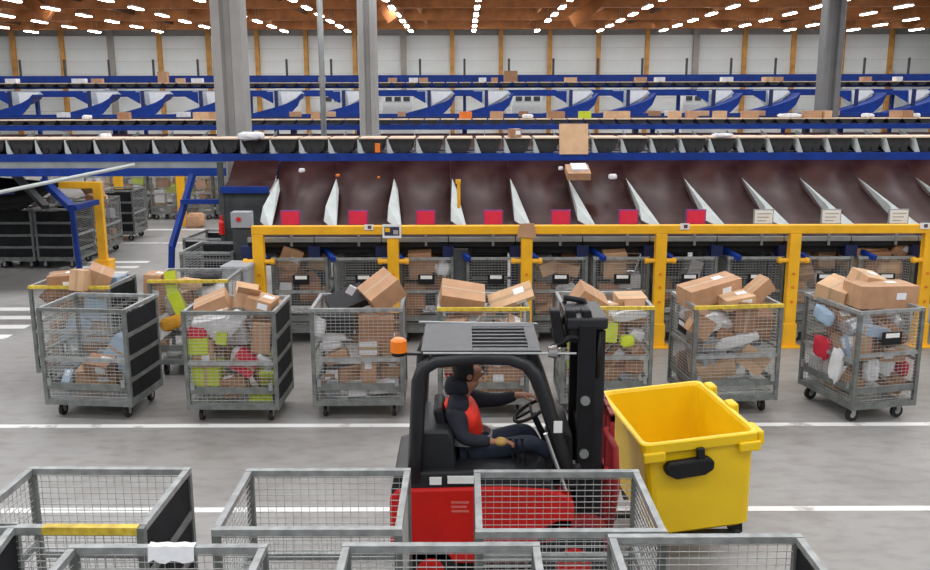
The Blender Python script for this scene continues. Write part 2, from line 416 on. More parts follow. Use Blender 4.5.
for bi, px in enumerate((38, 117, 170, 228, 303, 370, 455, 512, 596, 653, 738, 795, 880, 937)):
    o = bc if f else copy_tree(bc); f = False
    p = at(px, 94, 41); o.location = (p.x, 41, p.z); tag(o, 'curved blue chute with pale side sheet at the back, %s' % nth(bi), 'chute', 'curved blue chutes at the back')
# pale cabinets seen between the blue chutes
for k, px in enumerate((338, 528, 398, 698)):
    p = at(px, 106, 46); t = empty('wall_cabinet', (p.x, 46, 0), 0, 'pale cabinet with dark vents seen %s' % ['left of the narrow middle column', 'between blue chutes right of the centre', 'just right of the narrow middle column', 'between blue chutes far to the right'][k], 'cabinet')
    MB().b2(-.75, .75, 0, .5, 0, 4.45).build('body', 'white', t)
    for i in range(3): MB().b2(-.6 + i * .45, -.28 + i * .45, -.02, 0, 4.0, 4.22).build('vent', 'panel_grey', t)

# ---------------------------------------------------------------- nearer chutes, signs, barrier
SP = 1.15
prof = [(18.4, 3.0), (18.15, 2.78), (17.9, 2.60), (17.5, 2.41), (17.0, 2.23), (16.4, 2.06), (15.8, 1.92), (15.3, 1.84)]
ch = empty('parcel_chute')
P_ = [(y - 15.3, z) for y, z in prof]
MB().strip(P_, -SP / 2 + .001, SP / 2 - .001, .03).build('pan', 'chute', ch, smooth=True)
hx = -SP / 2 + .03
A = Vector((hx, 2.62, 2.62)); B = Vector((hx, 1.15, 2.24)); Cc = Vector((hx + .30, .35, 1.90)); B2 = Vector((hx, .75, 1.90)); A2 = Vector((hx, 2.62, 2.54))
m = MB(); m.add([A, B, Cc, B2, A2 + Vector((.06, 0, 0))], [(0, 1, 2), (1, 3, 2), (0, 3, 1), (0, 4, 3), (0, 2, 4), (4, 2, 3)]); m.build('divider', 'steel_light', ch)
MB().b2(-SP / 2 + .01, SP / 2 - .01, -.06, -.02, 1.77, 1.85).build('front_lip', 'steel', ch)
MB().b2(-SP / 2 + .01, SP / 2 - .01, -.03, .3, 1.68, 1.77).build('edge_box', 'black', ch)
MB().b2(-SP / 2 - .01, SP / 2 - .03, .1, .5, 1.55, 1.75).build('under_box', 'black', ch)
MB().b2(-SP / 2 - .05, -SP / 2 + .06, .45, .6, 0, 1.80).build('leg', 'blue_dark', ch)
MB().bar((-SP / 2, .4, 1.72), (-SP / 2 + .35, -.25, 1.5), .08, .08).build('strut', 'blue', ch)
MB().b2(-SP / 2 - .1, -SP / 2 + .1, -.1, .1, 1.5, 1.7).build('bracket', 'blue_dark', ch)
def sign(parent, red):
    MB().b2(.02, .36, -.075, -.05, 2.06, 2.32).build('sign_frame', 'sign_edge' if red else 'steel', parent)
    MB().b2(.04, .34, -.09, -.075, 2.08, 2.30).build('sign_plate', 'sign_red' if red else 'white', parent)
    MB().b2(.17, .21, -.07, -.04, 1.7, 2.07).build('sign_stem', 'steel', parent)
    if not red:
        for k in range(3): MB().b2(.08, .31 - .04 * k, -.094, -.09, 2.24 - k * .06, 2.255 - k * .06).build('printed_line', 'steel', parent)
chs = []
ords = ['leftmost', 'second from the left', 'third from the left', 'fourth from the left', 'fifth from the left', 'sixth from the left', 'seventh from the left', 'first with a white sign', 'second with a white sign', 'third with a white sign', 'at the right edge, partly out of view']
X0 = xat(280, 18.05, 2.52) + SP / 2 - .03
names = [ch] + [copy_tree(ch) for _ in range(11)]
for i, o in enumerate(names):
    o.location = (X0 + SP * i, 15.3, 0)
    if i < 7: sign(o, True)
    elif i < 10: sign(o, False)
    tag(o, ('dark brown parcel chute, %s, with %s' % (ords[i], 'red sign' if i < 7 else 'pale divider')) if i < 10 else 'dark brown parcel chute at the right edge, %s' % ('partly in view' if i == 10 else 'just beyond the picture'), 'chute')
# end panel left of the first chute
e = empty('chute_end_panel', (0, 0, 0), 0, 'brown and grey end panel left of the first chute', 'panel')
xl, xr = xat(233, 18.2, 2.9), X0 - SP / 2 - .02
MB().strip([(18.4, 3.0), (17.8, 2.6), (17.2, 2.45)], xl, xr, .03).build('brown_sheet', 'chute', e)
MB().b2(xl + .02, xr + .02, 17.1, 17.2, 2.42, 2.54).build('blue_bar', 'blue', e)
MB().b2(xl + .05, xr + .02, 17.22, 17.26, 1.0, 2.42).build('grey_sheet', 'panel_grey', e)
MB().b2(xl - .05, xl + .05, 17.2, 17.3, 0, 3.0).build('leg', 'panel_grey', e)
c = empty('control_box', (xat(243, 15.9, 1.9), 15.9, 0), 0, 'grey control pedestal with red push button left of the barrier', 'control box')
MB().b2(-.16, .16, -.1, .1, 0, 2.0).build('body', 'panel_grey', c); MB().b2(-.17, .17, -.14, .12, 1.95, 2.22).build('head', 'grey_box', c)
MB().disc((-.03, -.15, 2.1), (0, 1, 0), .04, .03).build('button', 'red', c)
# back sheets behind the cages under the chutes
for i in range(12):
    o = MB().b2(-SP / 2 + .05, SP / 2 - .05, -.02, .02, .25, 1.6).build('backing_sheet', 'panel_grey'); o.location = (X0 + SP * i, 17.0, -.0)
    tag(o, 'dark grey upright sheet behind the cages under the chutes, %s' % nth(i), 'panel', 'grey sheets under the chutes')
    MB().b2(-.03, .03, -.03, .03, 0, .3).build('foot', 'black', o).location = (-.4, 0, 0)
    MB().b2(-.03, .03, -.03, .03, 0, .3).build('foot', 'black', o).location = (.4, 0, 0)
# grey column between cages and tall sheet
p = xat(461, 15.6, 1.2)
o = empty('support_post', (p, 15.25, 0), 0, 'broad dark grey support post between the cages under the middle chutes', 'post')
MB().b2(-.13, .13, -.08, .08, 0, 1.66).build('post_body', 'panel_grey', o, bevel=.01); MB().b2(.135, .19, -.06, .06, 0, 1.66).build('cable_duct', 'black', o)
MB().b2(-.25, .25, -.2, .2, 0, .02).build('foot_plate', 'steel', o)
o = empty('plastic_sheet', (xat(745, 16.5, 1.6), 16.45, 0), 0, 'grey green hard sheet leaning behind the cages under the right chutes', 'panel')
MB().sheet([(-.45, 0, 0), (.5, 0, 0), (.6, .25, 1.35), (-.5, .25, 1.62)], .02).build('sheet', mat('greenish_sheet', (.12, .145, .14), .5), o)
# barrier
BY = 14.9; bz = 2.03
ba = empty('safety_barrier', (0, BY, 0), 0, 'long yellow tube barrier running in front of the chutes', 'barrier')
bx0 = xat(258, BY, bz); bx1 = 9.3
MB().b2(bx0 - .1, bx1, -.07, .07, bz - .07, bz + .075).build('top_rail', 'yellow', ba, bevel=.012)
posts = [bx0] + [xat(px, BY, bz) for px in (393, 527, 661.5, 795.5, 930)] + [xat(1064, BY, bz)]
for x in posts:
    p = MB().b2(x - .095, x + .095, -.07, .07, .02, bz - .07).build('post', 'yellow', ba, bevel=.012)
    MB().b2(x - .115, x + .115, -.09, .09, .02, .42).build('sleeve', 'yellow', ba, bevel=.01)
    MB().b2(x - .2, x + .2, -.16, .16, 0, .03).build('base_plate', 'yellow', ba, bevel=.005)
    for zz in (1.28, 1.05, .8): MB().disc((x, -.075, zz), (0, 1, 0), .025, .02, 8).build('bolt', 'orange', ba)
    for sx in (-1, 1):
        b = MB(); b.tube([(x + sx * .09, -.02, 1.5), (x + sx * .24, -.02, 1.5)], .04, 10); b.tube([(x + sx * .2, -.02, 1.5), (x + sx * .26, -.02, 1.5)], [.055, .05], 10)
        b.build('rail_stub', 'yellow', ba)
def notice(px, py, w, h, label, y=BY - .085, kind=0):
    p = at(px, py, y); o = empty('notice_sign', p, 0, label, 'sign')
    MB().b2(-w / 2, w / 2, -.008, .004, -h / 2, h / 2).build('plate', 'white', o)
    if kind == 0: MB().b2(-w * .12, w * .28, -.012, -.008, -h * .28, h * .3).build('pictogram', 'sign_dark', o); MB().b2(-w * .02, w * .12, -.014, -.012, -h * .1, h * .1).build('pictogram_mark', 'red', o)
    elif kind == 1:
        MB().b2(-w * .4, w * .4, -.012, -.008, -h * .32, h * .32).build('pictogram', 'sign_dark', o)
        MB().b2(-w * .36, -w * .1, -.015, -.012, -h * .05, h * .26).build('pictogram_mark', 'yellow', o); MB().b2(w * .08, w * .34, -.015, -.012, -h * .22, h * .08).build('pictogram_mark', 'wheel_hub', o)
    return o
notice(369, 227, .15, .09, 'tiny white notice with dark square on the barrier rail near second post')
notice(392, 231, .31, .23, 'white framed notice on top of the second barrier post', kind=1)
notice(685, 227, .15, .10, 'tiny white notice with dark emblem right of the fourth barrier post')
notice(925, 227, .15, .10, 'tiny white notice with dark emblem at the right end of the rail')
o = MB().sheet([(-.16, 0, -.1), (.16, 0, -.13), (.12, 0, .13), (-.12, 0, .12)], .006).build('cardboard_flap', 'p_tan'); o.location = at(527, 231, BY - .09)
tag(o, 'small tan card stuck on top of the third barrier post', 'card')
# yellow hook stand on a chute
o = MB(); b = at(459, 208, 16.0); o.tube([b, b + Vector((0, 0, .42)), b + Vector((-.02, 0, .46))], .03, 8); o.box(b + Vector((-.01, 0, .47)), (.09, .07, .07))
tag(o.build('marker_stick', 'yellow'), 'short yellow upright handle standing on the fourth brown chute', 'stick')

# resting poses of the parcels in a cage: x, y, z, quaternion, size (thousandths)
PILES = {
'few': [(-153,123,423,992,0,0,127,530,376,246),(-20,-59,633,986,158,47,-33,354,265,179),(209,-186,802,985,160,66,-11,424,384,263),(-471,-65,433,658,-258,-658,258,200,176,118),(232,-243,1128,809,-583,54,39,543,390,223),(207,254,705,723,625,222,-192,490,394,258)],
'lime': [(310,240,333,998,0,0,55,295,145,67),(171,-77,342,684,0,0,729,274,194,85),(400,72,402,701,89,-72,703,373,258,116),(-337,-94,400,997,0,0,79,347,272,199),(394,369,388,707,-707,0,0,254,176,81),(-357,-198,625,707,0,0,707,424,346,252),(24,98,510,936,27,161,313,407,253,156),(375,289,560,999,-39,33,-1,303,233,114),(276,8,598,860,210,238,-399,420,267,118),(125,293,707,716,-306,-576,-246,280,199,133),(-245,199,439,707,0,-707,0,279,168,138),(465,294,712,503,497,535,463,216,200,117),(424,-185,667,612,-353,639,-303,364,249,192),(-416,164,500,707,3,-707,3,400,235,188),(429,20,806,605,-318,339,646,246,185,134),(114,367,424,500,-500,-500,-500,249,158,86),(-285,347,445,707,-707,0,0,320,291,127),(-195,297,697,970,-4,244,16,231,217,116),(-376,-331,932,500,500,500,-500,362,265,159),(3,-303,489,77,71,733,-672,325,251,193),(159,-319,800,691,-666,204,196,309,282,173),(-404,-217,851,707,707,-6,-6,219,200,65),(18,-132,782,460,-450,513,568,333,223,188),(-4,163,949,977,190,-95,-21,488,385,244),(-444,252,903,707,0,707,0,406,242,172),(-199,112,1592,798,276,477,245,467,317,287),(-114,5,1157,970,198,-76,-117,544,303,293),(-271,-189,1336,977,186,-102,19,453,381,236),(392,-349,1137,484,-463,513,536,383,239,104),(416,-334,854,959,21,283,6,215,143,88),(-3189,-6848,-371172,676,2,659,329,389,211,134),(-801,334,4247,0,-764,-645,0,478,377,294),(199,-82,1791,855,469,-194,-106,600,420,280),(325,293,1337,569,-587,-413,-401,380,300,220),(-314,233,1853,922,-386,-17,-7,420,300,200)],
'left': [(-192,-28,380,627,0,0,779,365,237,160),(149,274,392,992,0,0,126,308,201,184),(323,100,473,762,229,357,-489,328,300,147),(-224,306,336,0,1000,1,0,248,191,72),(302,-237,387,992,0,0,126,404,252,174),(370,-66,627,580,-396,-607,-371,308,276,159),(-139,321,578,672,669,-228,220,304,287,147),(-441,-154,399,491,-491,509,-509,288,197,134),(122,-275,672,705,50,-705,50,396,244,194),(487,283,375,491,491,509,509,210,151,77),(-38,-292,342,0,96,-995,0,244,190,84),(-448,198,418,503,-503,-497,497,346,235,159),(420,-181,910,573,-417,-525,472,409,268,193),(-143,-204,557,708,-660,-179,177,299,194,73),(-201,61,513,996,1,0,95,296,212,106),(-363,-354,411,493,507,493,-507,221,207,106),(-253,-63,734,234,575,-764,176,308,285,199),(69,87,853,843,-245,184,441,524,341,235),(366,218,933,659,-157,256,689,392,287,104),(-394,342,820,502,498,-498,502,305,272,133),(-286,-320,834,981,0,-193,0,298,180,140),(-368,-202,963,994,9,-106,-1,309,260,103),(-10,234,974,252,685,-661,175,349,261,116),(-341,-57,1193,439,554,-546,-449,533,331,316),(135,-352,959,707,707,-21,-21,238,177,102),(340,281,1137,8,12,-530,848,371,256,162),(20,351,1088,40,40,-706,706,251,174,118),(-42,-77,1267,195,-784,123,576,336,298,152),(259,-136,1069,661,-293,-603,336,301,242,158),(-328,-155,1484,704,-67,-91,701,500,363,226),(-192,342,1426,705,-704,-60,-60,600,500,120),(-210,36,1864,742,-656,39,-134,500,420,420)],
'behind': [(-304,-216,358,848,0,0,-530,312,240,115),(294,-260,496,0,0,-707,-707,472,392,300),(-271,-312,527,702,-81,-703,-81,222,183,82),(130,173,474,706,-629,324,36,313,221,193),(158,372,402,707,-707,0,0,281,204,75),(-35,-217,437,500,-500,-500,500,375,273,185),(-431,-196,520,191,683,192,-678,209,188,114),(-368,355,424,707,-707,0,0,321,247,109),(-432,-267,666,707,-1,-4,707,287,184,84),(186,-245,756,883,0,0,470,257,211,128),(-22,-110,722,767,-440,-230,407,350,260,143),(398,-155,832,504,504,496,496,337,281,104),(-211,127,639,866,-307,-391,56,501,328,273),(-359,260,894,928,-373,0,0,341,300,120),(219,180,712,237,609,591,473,324,263,128),(-315,-88,799,307,948,-55,62,390,232,156),(489,-183,764,504,-504,-496,496,210,145,78),(385,285,431,16,707,16,-707,262,159,86),(-332,-325,887,269,269,-654,654,355,204,170),(440,40,399,490,-490,510,-510,295,199,137),(-178,53,1222,335,-584,-54,737,458,397,298),(-331,-186,1139,453,461,-723,244,413,262,182),(186,-85,966,416,341,786,-305,323,244,114),(315,-172,1124,870,30,252,-423,415,233,101),(12161,-277,-320688,374,-78,-557,738,442,378,256),(53,-339,989,49,-49,-705,-705,312,298,142),(324,141,614,235,611,589,473,307,206,117),(406,-226,1207,250,-661,-706,46,318,204,149),(-30,-334,1361,656,-656,263,263,420,212,153),(481,267,592,437,-556,437,-556,241,219,98),(131,-180,1605,735,-367,489,293,620,420,220),(450,176,1456,699,-105,-699,105,620,300,160)],
'mast': [(48,140,397,709,0,0,705,389,280,194),(257,264,523,242,665,664,243,292,142,97),(-240,-64,335,732,0,0,681,265,212,69),(391,201,379,0,681,-732,0,330,254,157),(-319,-246,612,603,0,-798,0,448,328,312),(-395,173,336,987,0,0,160,216,204,71),(436,310,615,0,-707,0,707,315,200,187),(358,-160,513,368,604,687,167,326,298,187),(190,202,640,663,-242,-243,665,415,254,168),(-154,275,570,925,-1,-381,0,413,269,197),(-62,-322,417,724,-32,688,34,230,169,73),(-450,227,486,500,500,500,500,308,230,160),(157,-155,686,731,562,-269,277,508,334,251),(374,-351,676,750,659,50,-44,248,165,98),(123,301,733,939,1,-343,1,206,218,62),(-317,-15,441,9,12,704,710,284,141,123),(-60,69,780,836,427,22,345,369,201,105),(-414,-203,933,565,-425,425,-565,415,220,176),(-53,-29,821,427,-814,-393,-3,294,168,88),(-307,323,784,688,688,-163,163,393,211,175),(-387,91,680,606,796,0,0,286,143,136),(-9,-96,1040,808,427,-9,405,464,361,312),(392,-202,921,655,267,256,659,411,255,131),(-341,58,1084,427,-247,451,744,321,208,115),(-93,264,1230,905,377,-133,149,420,216,105),(-468,160,894,284,648,-452,-544,253,172,79),(-8,338,936,326,-327,-628,-627,399,246,142),(395,-3,1288,598,377,599,377,539,303,269),(412,-302,1099,691,151,140,693,213,199,136),(-425,224,1149,284,648,-648,284,395,211,143),(-127,-198,1313,182,-706,684,-31,401,229,145),(-268,-215,1516,91,114,774,-616,450,320,300),(200,-305,1763,738,-629,191,156,550,350,150),(313,340,1057,691,690,151,-151,350,280,140)],
'bin': [(288,303,340,998,1,-1,-63,282,179,81),(156,155,509,973,223,-15,-63,506,347,296),(290,-43,693,689,159,-159,689,392,227,180),(110,-109,648,576,-361,-622,389,241,183,115),(467,-91,441,498,502,498,502,366,281,127),(-383,-294,343,0,-999,41,0,269,208,87),(-229,-186,635,978,156,-134,18,524,380,265),(307,108,997,985,173,0,0,446,363,249),(-346,-268,781,682,16,-206,702,259,156,112),(265,-334,740,673,673,217,-217,412,291,151),(-390,187,507,451,545,-545,451,384,281,198),(405,-129,1235,579,-406,-579,406,467,360,250),(75,-236,959,886,47,-453,-92,311,288,153),(-193,69,932,637,-467,-410,-455,506,331,240),(-348,300,985,979,0,-202,0,317,221,187),(-374,334,534,638,770,0,0,302,278,102),(142,-345,1326,528,528,-470,470,409,262,131),(-251,-284,960,594,798,58,-76,347,213,200),(36,141,1328,995,82,50,-37,475,375,260),(155,-194,1249,510,-415,487,575,225,218,131),(144,-172,1598,905,144,397,44,407,245,183),(419,-284,1505,122,-696,-122,697,252,178,116),(-369,259,1239,979,-200,-25,-5,310,275,127),(48,7,1642,722,-639,-243,-110,394,217,102),(-13358,-1723,-303801,694,705,109,-98,497,336,246),(238,189,1572,232,-676,690,-111,411,225,141),(-113,-319,1088,985,144,95,-14,261,161,98),(-154,-155,1233,274,-960,45,29,317,238,131),(-1082,8119,-362271,507,213,693,-467,232,193,138),(-487,-129,838,574,-413,574,-413,238,188,86),(-426,-89,1228,557,412,580,429,359,279,194),(-344,-357,1253,693,-693,-138,-138,301,245,106),(485,-3408,-290142,257,725,328,-548,521,311,292),(-374,-203,1779,713,-7,701,-7,720,400,300),(-118,186,1880,867,-70,476,-128,420,340,300),(-379,310,1578,513,-513,487,487,500,250,200)],
'turn': [(-56,-56,354,841,0,0,541,318,265,107),(94,242,375,997,0,0,-79,344,206,151),(-183,126,534,885,80,-234,-396,476,307,229),(50,-304,464,954,0,299,0,399,212,122),(460,54,429,500,-500,500,-500,414,258,140),(386,-367,445,671,671,224,-224,205,209,83),(-331,-285,464,570,817,-49,70,314,231,182),(122,288,636,365,-606,365,606,370,264,137),(-470,148,694,707,-18,-707,18,308,206,121),(233,-68,471,694,-328,137,-626,351,231,159),(52,-242,653,666,235,235,668,336,279,170),(297,56,646,675,-421,211,-568,369,253,188),(-397,-375,668,60,61,705,-704,229,218,69),(416,336,495,500,-500,500,500,391,215,149),(211,-27,911,806,164,-262,-504,507,376,277),(321,-343,676,686,686,-170,171,231,196,108),(-290,-106,744,882,-28,-182,435,355,284,194),(-404,-163,891,702,-84,-164,688,380,206,170),(-52,192,966,638,193,-296,-684,419,282,128),(-166,-330,924,312,-333,-607,-650,380,202,146),(-161,-135,988,10,-175,-57,983,314,206,177),(136,-276,1143,950,14,-309,-38,330,239,187),(158,140,1235,691,-212,-226,653,478,355,308),(-157,-363,1222,638,-637,306,306,286,162,93),(-318,-172,1128,973,-99,-207,31,406,296,115),(-258,286,947,862,-70,-502,-32,328,223,148),(-309,112,1000,626,-714,-187,-252,332,200,142),(445,-50,1388,524,-475,-524,475,368,295,169),(115,-255,1309,950,-9,-309,34,374,268,105),(-425,120,1201,705,52,-52,705,278,210,124),(-185,216,1242,692,-17,197,694,348,210,163),(-295,-151,1403,963,-245,-105,27,429,321,236),(-472,306,996,10,707,10,707,306,200,115),(164,23,1845,416,429,215,-772,750,400,280),(-381,88,1635,629,322,584,399,500,400,250),(314,231,2245,959,-232,158,38,350,300,200)],
'far': [(-225,144,445,990,0,0,-139,545,313,290),(246,-158,562,941,53,316,112,452,400,241),(-100,-273,375,0,-43,-999,0,355,245,149),(333,17,807,677,205,236,667,528,309,243),(-134,240,818,707,0,-707,0,455,341,310),(-403,-309,457,500,500,-500,500,314,226,199),(-34,-187,853,890,126,-438,1,501,338,286),(-17,195,1170,700,-701,96,-96,383,250,165),(-147,373,1121,707,-707,5,-5,258,151,65),(-422,-48,424,558,434,-558,434,249,156,136),(-404,-117,751,467,430,568,524,387,288,129),(392,153,1019,667,-236,205,-677,405,213,176),(-245,-154,1291,56,-415,120,-900,510,370,315),(-7,247,1373,98,98,700,700,250,156,72),(-359,276,1410,505,-40,-860,68,361,207,190),(4187,9176,-357579,218,-569,83,789,384,222,124),(6380,-14944,-369576,15,-790,355,500,465,327,262),(360,130,1354,707,-16,707,-16,400,340,340),(329,-238,1163,992,59,110,7,340,300,320),(-5,166,1640,476,453,557,508,420,360,340)],
'tall': [(-11,-255,393,988,0,0,158,345,214,187),(-125,5,535,871,-278,-36,403,485,390,228),(-247,288,558,959,-231,-159,-38,374,204,138),(-327,-285,336,1000,0,0,23,245,198,73),(-307,177,812,691,-78,-152,703,434,351,312),(370,157,496,666,238,666,-238,393,238,175),(256,-157,698,596,203,710,-315,458,367,293),(408,-286,455,656,264,656,-264,311,227,121),(-312,267,1087,985,55,-162,-9,397,220,189),(-470,-302,456,470,-529,-531,467,205,170,99),(283,33,1034,991,-134,7,15,475,391,231),(-390,-131,1076,63,-581,88,-806,315,258,190),(287,207,1248,990,-135,-1,-44,421,308,274),(107,-109,1434,893,325,-139,278,431,350,312),(333,-299,1065,734,671,70,-77,348,264,109),(-355,-174,1445,994,108,0,0,350,400,380),(-284,-340,1868,1000,0,0,0,300,140,500),(282,121,1694,888,-164,427,-43,500,420,200)],
'half': [(122,-113,360,998,0,0,69,351,258,121),(191,-320,397,907,422,0,0,282,192,73),(310,-145,566,920,-303,-78,238,339,225,195),(15,212,404,706,-706,39,-39,204,209,108),(200,336,434,707,-707,3,-3,334,267,146),(-271,-243,407,689,689,-160,-160,379,213,177),(-371,187,332,844,0,0,536,297,189,64),(239,19,711,950,-271,-156,-15,437,394,250),(-453,186,479,500,500,-500,-500,408,231,155),(-376,-280,605,0,-2,1000,0,308,258,184),(-111,160,785,286,942,75,158,449,341,224),(-140,78,503,461,-875,-105,-107,398,266,153),(310,185,393,699,-699,-109,109,215,185,90),(-184,355,500,594,-594,-384,-384,314,278,110)],
'halfb': [(-84,51,373,647,0,0,763,367,292,147),(-316,235,522,978,0,0,-209,370,218,151),(-318,-297,365,1000,0,0,11,395,209,130),(-44,54,642,804,241,156,520,525,369,224),(427,-287,458,569,0,822,0,296,192,109),(-417,195,809,707,0,-707,0,422,353,226),(287,-38,824,525,686,-400,306,451,303,266),(-298,-297,631,562,429,-562,429,401,252,164),(298,-211,682,583,740,-273,194,379,246,128),(171,-332,450,447,548,-447,548,300,207,117),(53,-94,815,561,431,-269,-654,328,229,107),(-177,278,737,880,-194,-432,0,240,208,91),(-314,-243,871,14,5,19,1000,285,140,77),(218,-363,723,497,503,497,-503,247,218,92),(-129,-146,1069,97,719,685,67,502,378,247),(-333,89,1375,784,-20,621,-16,463,396,296),(280,-235,1321,506,0,862,0,400,350,350)],
'halfc': [(-127,-3,357,945,0,0,328,379,267,114),(261,259,520,701,701,94,-94,469,327,301),(105,-327,428,707,707,0,0,372,256,166),(264,-80,528,768,-633,66,74,477,316,311),(-219,209,671,892,-151,-423,-52,526,307,289),(348,268,718,991,0,133,0,349,284,102),(240,166,919,133,0,-991,0,539,351,229),(246,-324,690,102,-17,-982,-161,295,149,94),(-238,-292,657,259,259,658,-658,461,362,236),(401,257,1088,94,701,-701,-94,306,217,182),(-105,-79,1008,731,222,-531,-367,350,260,148),(361,-196,815,979,-178,96,-13,304,273,197),(390,-173,956,839,-101,175,505,266,169,89),(-362,304,840,0,-431,0,902,381,211,123),(-376,-142,874,678,200,-312,-635,361,281,150),(366,-48,1306,291,645,399,584,527,343,272),(60,-225,1416,388,430,617,-533,476,339,297),(-139,201,1236,162,906,-87,381,491,318,290)],
}

# ---------------------------------------------------------------- wheeled parcel cages
CW, CD, CH_ = 1.16, .92, 1.52
def cage_proto(left='mesh', right='mesh', front_rail='rail_yellow', near=False, holder=True):
    """long side faces -Y; ends at -X (left) and +X (right)"""
    t = empty('parcel_cage'); hw, hd = CW / 2, CD / 2; g = 'galv'
    m = MB()
    for s in (-1, 1):
        m.b2(-hw, hw, s * hd - .025, s * hd + .025, .20, .27); m.b2(s * hw - .025, s * hw + .025, -hd, hd, .20, .27)
    m.build('base_frame', g, t)
    MB().b2(-hw + .02, hw - .02, -hd + .02, hd - .02, .262, .28).build('floor_plate', 'steel', t)
    for sx in (-1, 1):
        for sy in (-1, 1):
            MB().box((sx * (hw - .0), sy * (hd - .0), (.19 + CH_) / 2), (.049, .049, CH_ - .2)).build('corner_post', g, t)
            c = MB(); x, y = sx * (hw - .12), sy * (hd - .12)
            c.box((x, y, .195), (.1, .09, .02)); c.box((x - .03, y + .02, .14), (.008, .06, .12)); c.box((x + .03, y + .02, .14), (.008, .06, .12))
            k = c.build('caster', 'galv_bright', t)
            w = MB().disc((x, y + .03, .085), (1, 0, 0), .085, .045, 14).build('wheel', 'rubber', k)
            MB().disc((x, y + .03, .085), (1, 0, 0), .035, .055, 8).build('hub', 'wheel_hub', k)
    if front_rail == 'half':
        MB().b2(-hw - .025, -.05, -hd - .027, -hd + .027, CH_ - .05, CH_).build('top_rail', 'galv_bright', t); MB().b2(-.05, hw - .02, -hd - .028, -hd + .028, CH_ - .05, CH_ + .002).build('top_rail', 'rail_yellow', t)
    else: MB().b2(-hw - .025, hw + .025, -hd - .025, -hd + .025, CH_ - .045, CH_).build('top_rail', front_rail, t)
    MB().b2(-hw - .025, hw + .025, hd - .025, hd + .025, CH_ - .045, CH_).build('top_rail', 'galv_bright', t)
    for s in (-1, 1): MB().b2(s * hw - .022, s * hw + .022, -hd + .03, hd - .03, CH_ - .045, CH_ - .002).build('top_rail', 'galv_bright' if (s > 0 or left != 'yellow') else 'rail_yellow', t)
    for sy in (-1, 1):
        MB().b2(-hw + .025, hw - .025, sy * hd - .02, sy * hd + .02, .80, .85).build('middle_rail', 'galv_bright', t)
        MB().b2(-hw + .025, hw - .025, sy * hd - .012, sy * hd + .012, .41, .50).build('lower_plate', g, t)
        w = MB(); zs = [.32, .365] + [.50 + .0455 * i for i in range(1, 22)]
        for z in zs:
            if abs(z - .825) > .03: w.wire((-hw, sy * hd, z), (hw, sy * hd, z), .0052 if sy < 0 else .0045)
        nv = 19
        for i in range(1, nv): x = -hw + CW * i / nv; w.wire((x, sy * (hd + .004), .27), (x, sy * (hd + .004), CH_ - .03), .0032)
        tag(w.build('wire_mesh', 'wire', t), kind='stuff')
        for sx in (-1, 1): MB().box((sx * (hw - .07), sy * (hd + .03), .52), (.05, .03, .1)).build('hinge', 'steel', t)
    for sx, ty in ((-1, left), (1, right)):
        x = sx * hw
        if ty == 'panel':
            zz = [.27, .55, .85, 1.16, 1.475]
            for i in range(4): MB().b2(x - .012, x + .012, -hd + .03, hd - .03, zz[i] + .03, zz[i + 1] - .03).build('end_panel', 'panel_dark', t)
            for i in range(4):
                c = MB(); c.prism([(-hd + .02, zz[i] - .03), (hd - .02, zz[i] - .03), (hd - .02, zz[i] + .035), (.0, zz[i] + .02), (-hd + .02, zz[i] + .035)], 'x', x - .022, x + .022)
                c.build('cross_bar', g, t)
        else:
            w = MB()
            for i in range(1, 27): w.wire((x, -hd, .27 + .0455 * i), (x, hd, .27 + .0455 * i), .0052)
            for i in range(1, 16): w.wire((x + sx * .004, -hd + CD * i / 16, .27), (x + sx * .004, -hd + CD * i / 16, CH_ - .03), .0032)
            tag(w.build('wire_mesh', 'wire', t), kind='stuff')
            MB().b2(x - .018, x + .018, -hd + .025, hd - .025, .90, .945).build('middle_rail', 'galv_bright', t)
            MB().b2(x - .012, x + .012, -hd + .025, hd - .025, .41, .49).build('lower_plate', g, t)
            if holder:
                h = MB().box((x + sx * .02, -.02, 1.14), (.02, .28, .17)).build('label_holder', 'black', t)
                MB().box((x + sx * .032, -.02, 1.18), (.006, .20, .06)).build('paper_card', 'white', h)
    return t
PROTO = {}
def cage(key, X, Y, rot, label, group, **kw):
    kk = tuple(sorted(kw.items()))
    if kk not in PROTO: PROTO[kk] = o = cage_proto(**kw)
    else: o = copy_tree(PROTO[kk])
    o.location = (X, Y, 0); o.rotation_euler = (0, 0, R(rot)); tag(o, label, 'parcel cage', group); return o

# parcels: unit meshes are built per size; big ones get tape and a shipping label
USED = {}
def carton(loc, quat, d, colour, label, group, detail=True, flaps=False, cat='box', white_label=None, rnd=random):
    x, y, z = d
    o = MB().box((0, 0, 0), (x, y, z)).build('cardboard_box' if cat == 'box' else 'packet', 'p_' + colour)
    o.location = loc; o.rotation_mode = 'QUATERNION'; o.rotation_quaternion = quat
    tag(o, label, cat, group)
    if detail and cat == 'box' and colour not in ('black',):
        tw = .04
        MB().box((0, 0, 0), (x + .004, tw, z + .004)).build('tape', 'tape', o) if x > y else MB().box((0, 0, 0), (tw, y + .004, z + .004)).build('tape', 'tape', o)
        if white_label or (white_label is None and rnd.random() < .6):
            l = MB(); l.box((x * .2, y * .12, 0), (min(.14, x * .4), min(.1, y * .4), z + .006)); l.box((x * .2, 0, z * .05), (min(.14, x * .4), y + .006, min(.09, z * .5)))
            l.build('shipping_label', 'paper', o)
    if flaps:
        for s in (-1, 1):
            MB().sheet([(-x / 2, s * y / 2, z / 2), (x / 2, s * y / 2, z / 2), (x / 2, s * (y / 2 + .12), z / 2 + .09), (-x / 2, s * (y / 2 + .12), z / 2 + .09)], .006).build('flap', 'p_' + colour, o)
    return o
